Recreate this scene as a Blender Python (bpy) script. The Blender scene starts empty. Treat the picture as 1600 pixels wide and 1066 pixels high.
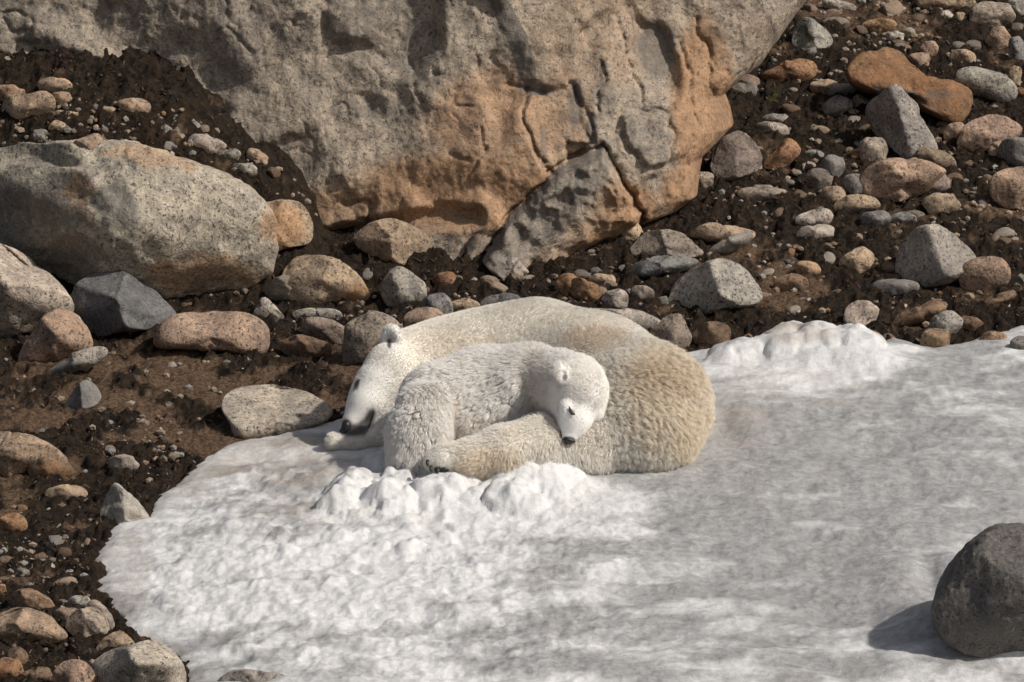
import bpy, math, random
import numpy as np
from mathutils import Vector
from mathutils.bvhtree import BVHTree
from mathutils.kdtree import KDTree

scene = bpy.context.scene
COL = scene.collection
R = math.radians

# ------------------------------------------------------------------ camera
PITCH, FPX = R(10.0), 9800.0            # focal length in pixels of a 1600 px wide frame
AX = np.array([1.0, 0, 0])
FW = np.array([0, math.cos(PITCH), -math.sin(PITCH)])
UP = np.array([0, math.sin(PITCH), math.cos(PITCH)])
_ang = PITCH + math.atan(212 / FPX)
CAM = -28.0 * np.array([0, math.cos(_ang), -math.sin(_ang)])
cam_data = bpy.data.cameras.new('camera')
cam = bpy.data.objects.new('camera', cam_data)
COL.objects.link(cam)
cam.location = CAM
cam.rotation_euler = (math.pi / 2 - PITCH, 0, 0)
cam_data.sensor_width = 36
cam_data.lens = FPX / 1600 * 36
cam_data.clip_start, cam_data.clip_end = 1.0, 2000
scene.camera = cam

# ------------------------------------------------------------------ sky, sun, exposure
SUN_EL, SUN_AZ = R(44), R(24)           # azimuth measured from +x towards the camera
SV = Vector((math.cos(SUN_EL) * math.cos(SUN_AZ), -math.cos(SUN_EL) * math.sin(SUN_AZ), math.sin(SUN_EL)))
world = bpy.data.worlds.new('World')
scene.world = world
world.use_nodes = True
wn = world.node_tree
sky = wn.nodes.new('ShaderNodeTexSky')
sky.sky_type = 'NISHITA'
sky.sun_disc = False
sky.sun_elevation = SUN_EL
sky.sun_rotation = math.atan2(SV.x, SV.y)
sky.dust_density = 4.0
bg = wn.nodes['Background']
bg.inputs['Strength'].default_value = 0.068
hs = wn.nodes.new('ShaderNodeHueSaturation')          # thin high haze: paler sky
hs.inputs['Saturation'].default_value = 0.55
wn.links.new(sky.outputs[0], hs.inputs['Color'])
wn.links.new(hs.outputs[0], bg.inputs['Color'])
sun_d = bpy.data.lights.new('sun', 'SUN')
sun_d.energy = 3.6
sun_d.angle = R(1.5)
sun_d.color = (1.0, 0.93, 0.83)
sun = bpy.data.objects.new('sun', sun_d)
sun.rotation_euler = SV.to_track_quat('Z', 'Y').to_euler()
sun.location = (8, -4, 8)
COL.objects.link(sun)
vs = scene.view_settings
vs.view_transform, vs.look, vs.gamma, vs.exposure, vs.use_curve_mapping = 'Standard', 'None', 1.0, 0.0, False
scene.cycles.max_bounces = 10
scene.cycles.diffuse_bounces = 7

# ------------------------------------------------------------------ numeric helpers
rng = np.random.default_rng(7)
_perm = np.random.default_rng(3).permutation(256).astype(np.int32)
_perm = np.concatenate([_perm, _perm, _perm])
_grad = np.random.default_rng(4).normal(size=(256, 3))
_grad /= np.linalg.norm(_grad, axis=1)[:, None]
_grad = _grad.astype(np.float32)

def gnoise(p):
    p = np.asarray(p, dtype=np.float32)
    i = np.floor(p)
    f = p - i
    i = i.astype(np.int32) & 255
    u = f * f * f * (f * (f * 6 - 15) + 10)
    out = 0
    for dx in (0, 1):
        a = _perm[i[:, 0] + dx]
        wx = u[:, 0] if dx else 1 - u[:, 0]
        for dy in (0, 1):
            b = _perm[a + i[:, 1] + dy]
            wy = u[:, 1] if dy else 1 - u[:, 1]
            for dz in (0, 1):
                g = _grad[_perm[b + i[:, 2] + dz]]
                wz = u[:, 2] if dz else 1 - u[:, 2]
                d = g[:, 0] * (f[:, 0] - dx) + g[:, 1] * (f[:, 1] - dy) + g[:, 2] * (f[:, 2] - dz)
                out = out + wx * wy * wz * d
    return out * 1.6

def fbm(p, octaves=4, lac=2.1, gain=0.5, ridged=False):
    p = np.asarray(p, dtype=np.float32)
    a, s, out = 1.0, 0.0, 0
    for o in range(octaves):
        n = gnoise(p + o * 17.3)
        if ridged:
            n = 1 - 2 * np.abs(n)
        out = out + a * n
        s += a
        a *= gain
        p = p * lac
    return out / s

def sstep(a, b, x):
    t = np.clip((x - a) / (b - a), 0, 1)
    return t * t * (3 - 2 * t)

def v3(x, y, z):
    return np.stack([np.broadcast_to(np.asarray(c, dtype=float), np.broadcast(x, y, z).shape).ravel() for c in (x, y, z)], 1)

def ray(px, py):
    px, py = np.asarray(px, float), np.asarray(py, float)
    d = FW + ((px - 800) / FPX)[..., None] * AX + ((533 - py) / FPX)[..., None] * UP
    return d

def at_y(px, py, y):
    d = ray(px, py)
    t = (np.asarray(y) - CAM[1]) / d[..., 1]
    return CAM + d * t[..., None]

def project(P):
    q = np.asarray(P) - CAM
    zc = q @ FW
    return 800 + FPX * (q @ AX) / zc, 533 - FPX * (q @ UP) / zc

# ------------------------------------------------------------------ ground height
_ys = np.linspace(-60, 80, 7001)
_sl = np.interp(_ys, [-60, -12, -4, -1, 0.6, 1.6, 2.2, 6, 9, 30, 80], [1, 4, 6, 7, 8, 11, 18, 18, 14, 8, 5])
_pz = np.concatenate([[0], np.cumsum(np.tan(np.radians(_sl[:-1])) * np.diff(_ys))])
_pz -= np.interp(0, _ys, _pz)

def slope_z(x, y):
    return np.interp(y, _ys, _pz) + 0.035 * np.sin(x * 0.9 + 0.6) * sstep(-3, 2, y)

_bx = np.array([-400, 0, 100, 200, 290, 330, 400, 450, 490, 506, 520])
_bp = np.array([170, 165, 151, 151, 166, 193, 232, 262, 303, 345, 400])
YB = 2.95
_bw = at_y(_bx, _bp, np.full(len(_bx), YB))
_bh = np.maximum(_bw[:, 2] - slope_z(_bw[:, 0], np.full(len(_bx), YB)), 0)
_bh[-1] = 0

def ground_z(x, y):
    x, y = np.asarray(x, float), np.asarray(y, float)
    bank = np.interp(x, _bw[:, 0], _bh) * sstep(2.2, YB, y) * (1 - sstep(4, 6, y))
    return slope_z(x, y) + bank

def hit_ground(px, py, fn=ground_z, y0=-4.0, y1=9.0, n=1300):
    px, py = np.atleast_1d(np.asarray(px, float)), np.atleast_1d(np.asarray(py, float))
    out = np.zeros((len(px), 3))
    ys = np.linspace(y0, y1, n)
    for k in range(0, len(px), 400):
        d = ray(px[k:k + 400], py[k:k + 400])
        t = (ys[None] - CAM[1]) / d[:, 1:2]
        X = CAM[0] + d[:, 0:1] * t
        Z = CAM[2] + d[:, 2:3] * t
        below = Z < fn(X, np.broadcast_to(ys[None], X.shape))
        i = np.where(below.any(1), below.argmax(1), n - 1)
        j = np.arange(len(i))
        out[k:k + 400] = np.stack([X[j, i], ys[i], Z[j, i]], 1)
    return out

def poly_sdf(px, py, poly):
    """signed distance to a closed polygon, positive inside"""
    poly = np.asarray(poly, float)
    px, py = np.asarray(px, float), np.asarray(py, float)
    d = np.full(px.shape, 1e9)
    ins = np.zeros(px.shape, bool)
    for (ax, ay), (bx, by) in zip(poly, np.roll(poly, -1, 0)):
        ex, ey = bx - ax, by - ay
        t = np.clip(((px - ax) * ex + (py - ay) * ey) / (ex * ex + ey * ey + 1e-12), 0, 1)
        d = np.minimum(d, (px - ax - t * ex) ** 2 + (py - ay - t * ey) ** 2)
        c = ((ay > py) != (by > py)) & (px < ex * (py - ay) / (ey + (1e-12 if ey == 0 else 0)) + ax)
        ins ^= c
    d = np.sqrt(d)
    return np.where(ins, d, -d)

def line_dist(px, py, pts):
    d = np.full(np.shape(px), 1e9)
    for (ax, ay), (bx, by) in zip(pts[:-1], pts[1:]):
        ex, ey = bx - ax, by - ay
        t = np.clip(((px - ax) * ex + (py - ay) * ey) / (ex * ex + ey * ey), 0, 1)
        d = np.minimum(d, np.hypot(px - ax - t * ex, py - ay - t * ey))
    return d

def blobs(px, py, lst):
    out = np.zeros(np.shape(px))
    for (cx, cy, rx, ry, s) in lst:
        q = np.hypot((px - cx) / rx, (py - cy) / ry)
        out = np.maximum(out, s * (1 - sstep(0.55, 1.15, q)))
    return out

# ------------------------------------------------------------------ mesh helpers
def mesh_obj(name, verts, faces, mat, parent=None, smooth=True, attrs=None):
    me = bpy.data.meshes.new(name)
    verts = np.asarray(verts, np.float32)
    faces = np.asarray(faces, np.int32)
    k = faces.shape[1]
    me.vertices.add(len(verts))
    me.vertices.foreach_set('co', verts.ravel())
    me.loops.add(faces.size)
    me.loops.foreach_set('vertex_index', faces.ravel())
    me.polygons.add(len(faces))
    me.polygons.foreach_set('loop_start', np.arange(0, faces.size, k, dtype=np.int32))
    me.polygons.foreach_set('use_smooth', np.full(len(faces), smooth))
    me.update(calc_edges=True)
    me.validate()
    for an, av in (attrs or {}).items():
        av = np.asarray(av, np.float32)
        if av.ndim == 1:
            a = me.attributes.new(an, 'FLOAT', 'POINT')
            a.data.foreach_set('value', av)
        else:
            a = me.attributes.new(an, 'FLOAT_COLOR', 'POINT')
            a.data.foreach_set('color', np.concatenate([av, np.ones((len(av), 1), np.float32)], 1).ravel())
    if mat:
        me.materials.append(mat)
    o = bpy.data.objects.new(name, me)
    COL.objects.link(o)
    if parent:
        o.parent = parent
    return o

def tag(o, label=None, cat=None, group=None, kind=None):
    if label: o['label'] = label
    if cat: o['category'] = cat
    if group: o['group'] = group
    if kind: o['kind'] = kind
    return o

def empty(name, loc):
    o = bpy.data.objects.new(name, None)
    o.location = loc
    o.empty_display_size = 0.1
    COL.objects.link(o)
    return o

def grid_faces(nr, nc):
    i = np.arange(nr - 1)[:, None] * nc + np.arange(nc - 1)[None]
    return np.stack([i, i + 1, i + nc + 1, i + nc], -1).reshape(-1, 4)

_ico = {}
def ico(n):
    if n not in _ico:
        import bmesh
        bm = bmesh.new()
        bmesh.ops.create_icosphere(bm, subdivisions=n, radius=1.0)
        v = np.array([p.co[:] for p in bm.verts])
        f = np.array([[q.index for q in t.verts] for t in bm.faces])
        bm.free()
        _ico[n] = (v / np.linalg.norm(v, axis=1)[:, None], f)
    return _ico[n]

# ------------------------------------------------------------------ materials
class NT:
    def __init__(self, name):
        self.mat = bpy.data.materials.new(name)
        self.mat.use_nodes = True
        self.t = self.mat.node_tree
        self.bsdf = self.t.nodes['Principled BSDF']
    def n(self, kind, **kw):
        nd = self.t.nodes.new('ShaderNode' + kind)
        for k, v in kw.items():
            if k in nd.inputs:
                self.put(nd.inputs[k], v)
            else:
                setattr(nd, k, v)
        return nd
    def put(self, sock, v):
        if isinstance(v, bpy.types.NodeSocket):
            self.t.links.new(v, sock)
        elif isinstance(v, (tuple, list)) and len(v) == 3 and sock.type == 'RGBA':
            sock.default_value = (*v, 1)
        else:
            sock.default_value = v
    def noise(self, scale, detail=4, rough=0.55, vec=None, dist=0.0):
        nd = self.n('TexNoise', Scale=scale, Detail=detail, Roughness=rough, Distortion=dist)
        if vec is not None: self.put(nd.inputs['Vector'], vec)
        return nd.outputs['Fac']
    def ramp(self, fac, a, b, ca=(0, 0, 0), cb=(1, 1, 1)):
        nd = self.n('ValToRGB')
        e = nd.color_ramp.elements
        e[0].position, e[1].position = a, b
        e[0].color, e[1].color = (*ca, 1), (*cb, 1)
        self.put(nd.inputs['Fac'], fac)
        return nd.outputs['Color']
    def mix(self, fac, a, b, mode='MIX'):
        nd = self.n('Mix', data_type='RGBA', blend_type=mode)
        self.put(nd.inputs[0], fac); self.put(nd.inputs[6], a); self.put(nd.inputs[7], b)
        return nd.outputs[2]
    def math(self, op, a, b=0.0):
        nd = self.n('Math', operation=op)
        self.put(nd.inputs[0], a); self.put(nd.inputs[1], b)
        return nd.outputs[0]
    def attr(self, name, kind='GEOMETRY', out='Fac'):
        return self.n('Attribute', attribute_name=name, attribute_type=kind).outputs[out]
    def bump(self, height, strength, dist, prev=None):
        nd = self.n('Bump', Strength=strength, Distance=dist, Height=height)
        if prev is not None: self.put(nd.inputs['Normal'], prev)
        return nd.outputs['Normal']

def granite(name, grain=150.0, speck=1.0, perobj=True):
    m = NT(name)
    tc = m.n('TexCoord')
    vec = tc.outputs['Object']
    if perobj:
        inf = m.n('ObjectInfo')
        add = m.n('VectorMath', operation='ADD')
        sc = m.n('VectorMath', operation='SCALE')
        cmb = m.n('CombineXYZ', X=inf.outputs['Random'], Y=inf.outputs['Random'], Z=inf.outputs['Random'])
        m.put(sc.inputs[0], cmb.outputs[0]); m.put(sc.inputs['Scale'], 37.0)
        m.put(add.inputs[0], vec); m.put(add.inputs[1], sc.outputs[0])
        vec = add.outputs[0]
    tint = m.attr('tint', 'OBJECT', 'Color')
    big = m.noise(7.0, 6, 0.65, vec, 0.8)
    mid = m.noise(22.0, 5, 0.65, vec)
    c = m.mix(m.ramp(big, 0.35, 0.68), m.mix(1.0, tint, (0.62, 0.61, 0.61), 'MULTIPLY'), m.mix(1.0, tint, (1.18, 1.12, 1.04), 'MULTIPLY'))
    c = m.mix(m.math('MULTIPLY', m.ramp(mid, 0.42, 0.62), 0.55), c, m.mix(1.0, c, (0.62, 0.6, 0.6), 'MULTIPLY'))
    # crystals: pale feldspar and dark mica grains
    g1 = m.noise(grain, 2, 0.6, vec)
    g2 = m.noise(grain * 0.6, 3, 0.75, vec, 0.3)
    c = m.mix(m.math('MULTIPLY', m.ramp(g1, 0.52, 0.64), 0.6 * speck), c, m.mix(1.0, c, (1.6, 1.55, 1.5), 'MULTIPLY'))
    c = m.mix(m.math('MULTIPLY', m.ramp(g2, 0.54, 0.62), 0.85 * speck), c, (0.045, 0.042, 0.042))
    # iron stain, and dark patches that on some rocks are painted shade
    st = m.noise(30.0, 6, 0.7, vec)
    rust = m.ramp(m.math('ADD', m.attr('rust'), m.math('MULTIPLY', m.math('SUBTRACT', st, 0.5), 0.9)), 0.15, 0.85)
    rc = m.mix(mid, (0.38, 0.205, 0.085), (0.32, 0.21, 0.125))
    c = m.mix(m.math('MULTIPLY', rust, 0.66), c, m.mix(0.55, rc, m.mix(1.0, c, (1.1, 0.62, 0.32), 'MULTIPLY')))
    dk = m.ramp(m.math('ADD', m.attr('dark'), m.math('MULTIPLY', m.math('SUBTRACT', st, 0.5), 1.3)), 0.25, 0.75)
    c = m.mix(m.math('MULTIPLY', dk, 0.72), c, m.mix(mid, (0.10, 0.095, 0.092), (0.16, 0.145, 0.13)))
    m.put(m.bsdf.inputs['Base Color'], c)
    m.bsdf.inputs['Roughness'].default_value = 0.85
    m.bsdf.inputs['Specular IOR Level'].default_value = 0.25
    b = m.bump(m.noise(9.0, 8, 0.62, vec, 0.4), 0.55, 0.05)
    b = m.bump(m.noise(70.0, 5, 0.7, vec), 0.55, 0.008, b)
    m.put(m.bsdf.inputs['Normal'], b)
    return m.mat

MAT_ROCK = granite('granite', 100, 1.0)
MAT_SMOOTH = granite('fine_grained_stone', 190, 0.6)
MAT_CLIFF = granite('bedrock', 85, 0.85, False)
# ------------------------------------------------------------------ outlines traced on the photograph, carried to the ground
SNOW_PX = [(650, 640), (590, 652), (540, 656), (470, 672), (425, 684), (400, 690), (365, 694), (345, 704), (322, 716), (300, 738), (268, 764), (252, 772), (240, 790),
           (232, 812), (205, 820), (180, 822), (163, 836), (166, 850), (148, 868), (146, 880), (158, 892), (162, 903), (150, 912), (152, 930), (165, 942),
           (172, 956), (186, 966), (190, 985), (215, 1003), (250, 1020), (285, 1042), (296, 1080), (310, 1200), (1900, 1200), (1900, 480),
           (1600, 512), (1560, 522), (1520, 534), (1460, 546), (1420, 540), (1395, 533), (1370, 546), (1330, 541), (1300, 530), (1285, 518), (1262, 512),
           (1240, 503), (1215, 508), (1200, 528), (1165, 543), (1100, 551), (1000, 565), (800, 600)]
_h = hit_ground(*np.array(SNOW_PX, float).T, fn=slope_z)
SNOW_XY = _h[:, :2]

# ------------------------------------------------------------------ ground: one sheet, fine in view, coarse to the horizon
def axis(a, b, step, far, n):
    f = np.geomspace(1, far, n)
    return np.concatenate([a - (f[::-1] - 1) - step, np.arange(a, b, step), b + (f - 1) + step])

gx = axis(-3.1, 3.3, 0.0095, 400, 26)
gy = axis(-3.5, 6.4, 0.017, 400, 26)
GX, GY = np.meshgrid(gx, gy)
gxf, gyf = GX.ravel(), GY.ravel()
gz = ground_z(gxf, gyf)
snow_in = poly_sdf(gxf, gyf, SNOW_XY)
fine = (np.abs(gxf) < 4) & (gyf > -4.2) & (gyf < 7.2)
rough = np.where(fine, 1 - 0.92 * sstep(-0.02, 0.12, snow_in), 0)
steep = np.abs(ground_z(gxf + .05, gyf) - ground_z(gxf - .05, gyf)) / .1
rough = rough * (1 - .65 * sstep(.35, .9, steep))
P = v3(gxf, gyf, 0)
n1 = fbm(P * 1.7 + 5, 4)
n2 = fbm(P * [9, 6.5, 1] + 11, 4, ridged=True)
n3 = fbm(P * [34, 24, 1] + 3, 3, gain=0.6)
n4 = fbm(P * [3.4, 2.6, 1] + 40, 4)
ppx, ppy = project(v3(gxf, gyf, gz))
# loose sandy soil where the photograph shows it, dark peat and dead moss elsewhere
soil = blobs(ppx, ppy, [(230, 600, 250, 75, 1.0), (330, 690, 130, 60, .9), (30, 640, 110, 90, .8), (60, 760, 90, 40, .6), (480, 560, 110, 60, .55),
                        (1180, 420, 110, 60, .75), (1540, 350, 150, 45, .7), (1440, 350, 90, 50, .5), (1230, 455, 80, 40, .6), (1380, 20, 160, 50, .75), (800, 380, 120, 45, .45),
                        (1340, 480, 90, 40, .35), (350, 430, 80, 25, .6)])
soil = np.clip(0.62 * soil + 1.5 * n4 + 0.4 * n3 + .3 * n1, 0, 1)
peat = 1 - sstep(0.18, 0.72, soil)
gz = gz + rough * (0.035 * n1 + (0.022 + 0.040 * peat) * (n2 - 0.2) + (0.012 + 0.014 * peat) * n3)
gz -= 0.012 * sstep(-0.01, 0.05, snow_in) * fine
m = NT('peat_and_soil')
g_vec = m.n('TexCoord').outputs['Object']
na, nb, nc_ = m.noise(60, 6, 0.7, g_vec), m.noise(14, 6, 0.65, g_vec, 0.8), m.noise(190, 4, 0.7, g_vec)
soilc = m.mix(m.ramp(na, 0.38, 0.66), (0.05, 0.030, 0.018), (0.21, 0.135, 0.085))
soilc = m.mix(m.math('MULTIPLY', m.ramp(nc_, 0.58, 0.68), 0.7), soilc, (0.36, 0.27, 0.20))
peatc = m.mix(m.ramp(nb, 0.38, 0.66), (0.006, 0.0045, 0.0036), (0.040, 0.025, 0.0145))
peatc = m.mix(m.math('MULTIPLY', m.ramp(na, 0.55, 0.7), 0.6), peatc, (0.10, 0.06, 0.033))
peatc = m.mix(m.math('MULTIPLY', m.ramp(nc_, 0.63, 0.70), 0.5), peatc, (0.22, 0.17, 0.12))
pk = m.ramp(m.math('ADD', m.attr('peat'), m.math('MULTIPLY', m.math('SUBTRACT', na, 0.5), 1.1)), 0.2, 0.8)
gc = m.mix(pk, soilc, peatc)
moss = m.ramp(m.noise(3.3, 3, 0.5, g_vec), 0.66, 0.74)
gc = m.mix(m.math('MULTIPLY', m.math('MULTIPLY', moss, pk), m.ramp(nb, 0.5, 0.62)), gc, (0.06, 0.065, 0.012))
m.put(m.bsdf.inputs['Base Color'], gc)
m.bsdf.inputs['Roughness'].default_value = 0.9
m.bsdf.inputs['Specular IOR Level'].default_value = 0.2
b_ = m.bump(na, 0.9, 0.02)
m.put(m.bsdf.inputs['Normal'], m.bump(nc_, 0.8, 0.008, b_))
MAT_GROUND = m.mat
ground = mesh_obj('ground', v3(gxf, gyf, gz), grid_faces(len(gy), len(gx)), MAT_GROUND, attrs={'peat': peat})
tag(ground, 'dark peaty soil slope with dead moss and sandy brown patches', kind='structure')
_gzg = gz.reshape(len(gy), len(gx))

# ------------------------------------------------------------------ snow patch
sx = np.arange(-2.35, 2.75, 0.0085)
sy = np.arange(-3.4, 2.35, 0.0125)
SX, SY = np.meshgrid(sx, sy)
xf, yf = SX.ravel(), SY.ravel()
sd0 = poly_sdf(xf, yf, SNOW_XY)
P = v3(xf, yf, 0)
sd = sd0 + 0.03 * fbm(P * [7, 5, 1] + 2, 3) + 0.015 * fbm(P * [25, 18, 1], 2)
base = slope_z(xf, yf)
spx, spy = project(v3(xf, yf, base))
thick = 0.028 * np.sqrt(np.clip(sd / 0.07, 0, 1)) + 0.05 * sstep(0.0, 0.7, sd)
roll = 0.042 * fbm(P * [1.3, 1.6, 1] + 8, 3) + 0.020 * fbm(P * [3.4, 4.4, 1] + 50, 3)
melt = sstep(0.15, 0.9, blobs(spx, spy, [(430, 900, 420, 190, 1.0), (760, 860, 330, 120, .9), (600, 1010, 480, 110, .9), (350, 830, 200, 60, .8)]))
cells = fbm(P * [6.5, 4.2, 1] + 21, 4, ridged=True)
pits = fbm(P * [15, 10, 1] + 31, 4)
z = base + thick + sstep(0, .3, sd) * (roll + (0.010 + 0.006 * melt) * (cells - .25) + (0.004 + 0.009 * melt) * pits)
z += sstep(0, .2, sd) * (0.0014 + 0.0016 * melt) * fbm(P * [60, 42, 1], 2)
# drainage ripples over the dull ice on the right
z += 0.007 * sstep(950, 1200, spx) * sstep(0, .3, sd) * np.sin(SY.ravel() * 19 + SX.ravel() * 5.5 + 3.5 * fbm(P * 2.2, 2))
# crumbled snow thrown up round the animals: overlapping lumps
lump_rng = np.random.default_rng(12)
def lumps(poly, n, rlo, rhi, hmul, zmul=1.0):
    global z
    poly = np.array(poly, float)
    lo, hi = poly.min(0), poly.max(0)
    k = 0
    top = np.zeros_like(z)
    while k < n:
        c = lump_rng.uniform(lo, hi)
        if poly_sdf(np.array([c[0]]), np.array([c[1]]), poly)[0] < 0:
            continue
        k += 1
        p = hit_ground([c[0]], [c[1]], fn=slope_z)[0]
        r = rlo + (rhi - rlo) * lump_rng.random() ** 1.8
        wob = 1 + 0.28 * fbm(P * (0.55 / r) + k, 2) if False else 1.0
        sel = np.abs(xf - p[0]) < r * 1.3
        sel &= np.abs(yf - p[1]) < r * 1.5
        ii = np.nonzero(sel)[0]
        q = P[ii]
        w = 0.30 * gnoise(q * (1.4 / r) + k * 3.7)
        d = np.hypot((q[:, 0] - p[0]) / r, (q[:, 1] - p[1]) / (r * 1.15)) + w
        hgt = r * hmul * np.sqrt(np.clip(1 - d ** 2.0, 0, 1))
        top[ii] = np.maximum(top[ii], hgt) * 0.75 + 0.25 * (top[ii] + hgt) * (hgt > 0) + 0.25 * top[ii] * (hgt <= 0)
    z = z + top * zmul
    return top
def mound(cx, cy, rx, ry, h):
    global z
    p = hit_ground([cx], [cy], fn=slope_z)[0]
    q = np.hypot((xf - p[0]) / rx, (yf - p[1]) / ry)
    z = z + h * np.exp(-q * q * 1.6)
mound(700, 800, 0.42, 0.34, 0.055)
mound(860, 780, 0.20, 0.20, 0.045)
mound(600, 820, 0.3, 0.3, 0.03)
top = lumps([(600, 752), (640, 735), (740, 768), (800, 762), (850, 742), (900, 752), (880, 795), (790, 830), (740, 812), (650, 828), (560, 832), (500, 826), (540, 790)], 56, 0.035, 0.13, 0.5)
topb = lumps([(600, 752), (640, 735), (740, 768), (800, 762), (850, 742), (900, 752), (880, 795), (790, 830), (740, 822), (650, 838), (560, 842), (500, 836), (540, 790)], 130, 0.012, 0.042, 0.42)
top2 = lumps([(420, 850), (540, 835), (720, 845), (760, 880), (600, 900), (420, 890)], 34, 0.018, 0.05, 0.42)
top3 = lumps([(1115, 575), (1170, 552), (1240, 535), (1330, 545), (1390, 560), (1330, 585), (1240, 578), (1150, 590)], 46, 0.03, 0.12, 0.42)
mound(1270, 575, 0.42, 0.35, 0.07)
mound(1365, 590, 0.28, 0.3, 0.045)
top4 = lumps([(230, 860), (900, 860), (860, 1060), (300, 1060)], 70, 0.02, 0.09, 0.13)
# hollow melted beside the boulder at the right, and the long dark dip
def dip(cx, cy, rx, ry, h):
    mound(cx, cy, rx, ry, -h)
dip(1452, 930, 0.07, 0.35, 0.03)
mound(1475, 1012, 0.22, 0.26, 0.10)
mound(1560, 1035, 0.45, 0.24, 0.12)
mound(1400, 940, 0.14, 0.4, 0.035)
dip(1370, 727, 0.26, 0.16, 0.028)
dip(1130, 690, 0.10, 0.3, 0.035)
dip(1010, 960, 0.25, 0.2, 0.025)
SNOW_Z = z.reshape(len(sy), len(sx))

def snow_at(x, y):
    i = np.clip(((np.asarray(y) - sy[0]) / 0.0125).astype(int), 0, len(sy) - 1)
    j = np.clip(((np.asarray(x) - sx[0]) / 0.0085).astype(int), 0, len(sx) - 1)
    return SNOW_Z[i, j]

edge = np.where(sd <= 0, -0.09 * np.clip(-sd / 0.03, 0, 1), 0)
spx, spy = project(v3(xf, yf, z))
grey = blobs(spx, spy, [(1350, 800, 420, 260, 1.0), (1500, 700, 300, 200, .9), (1000, 900, 260, 90, .5), (1000, 980, 380, 120, .55), (1480, 930, 130, 130, .7), (420, 770, 130, 60, .35), (1010, 840, 200, 60, .4), (180, 900, 60, 90, .4), (330, 1040, 160, 50, .55)])
white = blobs(spx, spy, [(720, 790, 240, 70, 1), (1270, 565, 170, 45, 1), (620, 900, 330, 90, .7), (900, 800, 160, 50, .6)])
brown = blobs(spx, spy, [(420, 720, 150, 50, .75), (1150, 650, 60, 60, .5), (190, 880, 60, 90, .6), (1250, 520, 70, 22, .9), (480, 790, 110, 35, .5), (1230, 610, 170, 40, .45), (330, 750, 90, 50, .5)])
brown = np.maximum(brown, 0.8 * (1 - sstep(0, 0.10, sd)))
brown = brown * (.75 + .9 * fbm(P * [5, 7, 1] + 66, 3))
keep = sd > -0.035
m = NT('old_snow')
s_vec = m.n('TexCoord').outputs['Object']
mp = m.n('Mapping'); mp.inputs['Scale'].default_value = (0.55, 1.0, 1.0); mp.inputs['Rotation'].default_value = (0, 0, R(-32)); m.put(mp.inputs['Vector'], s_vec)
sv = mp.outputs[0]
sa, sb, sc_ = m.noise(4.2, 6, 0.55, sv, 0.2), m.noise(26, 7, 0.66, s_vec), m.noise(150, 4, 0.75, s_vec)
c = m.mix(m.ramp(sb, 0.35, 0.68), (0.58, 0.585, 0.595), (0.78, 0.783, 0.786))
gm = m.math('ADD', m.math('SUBTRACT', m.attr('grey'), m.math('MULTIPLY', m.attr('white'), 0.9)), m.math('MULTIPLY', m.math('SUBTRACT', sa, 0.46), 4.6))
c = m.mix(m.math('MULTIPLY', m.ramp(gm, 0.05, 0.95), 0.9), c, m.mix(m.ramp(sb, 0.3, 0.7), (0.20, 0.202, 0.21), (0.40, 0.403, 0.41)))
bm_ = m.math('ADD', m.attr('brown'), m.math('MULTIPLY', m.math('SUBTRACT', sa, 0.5), 1.4))
c = m.mix(m.math('MULTIPLY', m.ramp(bm_, 0.1, 1.0), 0.62), c, (0.42, 0.35, 0.29))
sp = m.math('MULTIPLY', m.ramp(sc_, 0.60, 0.66), m.ramp(m.math('ADD', sa, m.math('MULTIPLY', m.attr('grey'), 0.14)), 0.50, 0.66))
c = m.mix(m.math('MULTIPLY', sp, 0.75), c, (0.10, 0.09, 0.08))
m.put(m.bsdf.inputs['Base Color'], c)
m.bsdf.inputs['Roughness'].default_value = 0.55
m.bsdf.inputs['Specular IOR Level'].default_value = 0.35
b_ = m.bump(sb, 0.5, 0.016)
m.put(m.bsdf.inputs['Normal'], m.bump(sc_, 0.6, 0.006, b_))
MAT_SNOW = m.mat
F = grid_faces(len(sy), len(sx))
F = F[keep[F].any(1)]
used = np.unique(F)
remap = np.zeros(len(z), int); remap[used] = np.arange(len(used))
snow = mesh_obj('snow_patch', v3(xf, yf, z + edge)[used], remap[F], MAT_SNOW, attrs={'grey': grey[used], 'white': white[used], 'brown': brown[used]})
tag(snow, 'patch of old grey-white snow under the sleeping bears', kind='structure')

# ------------------------------------------------------------------ bedrock outcrop
OUT_LOC = np.array([-0.3, 2.9, 0.5])
cz = np.linspace(0.15, 3.4, 430)          # rows in height
EDGE = np.array([(960, 372), (1000, 350), (1060, 322), (1088, 296), (1092, 262), (1097, 238), (1122, 216), (1146, 192), (1141, 165), (1132, 142), (1150, 128),
                 (1188, 100), (1205, 76), (1225, 48), (1260, 0), (1290, -60), (1320, -140), (1330, -260), (1300, -400), (1200, -520)], float)
def face_y(x, z):
    # leaning nose of rock, bluntest where the photograph is brightest
    y0 = 2.62 + 0.36 * (z - 0.55)
    s = x - (-0.15)
    y0 = y0 + np.where(s < 0, 0.24 * -s, 0.10 * s) + 0.06 * s * s * (s > 0) + 0.12 * sstep(0.45, 0.9, x)
    return y0
NC = 660
rows = []
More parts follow.
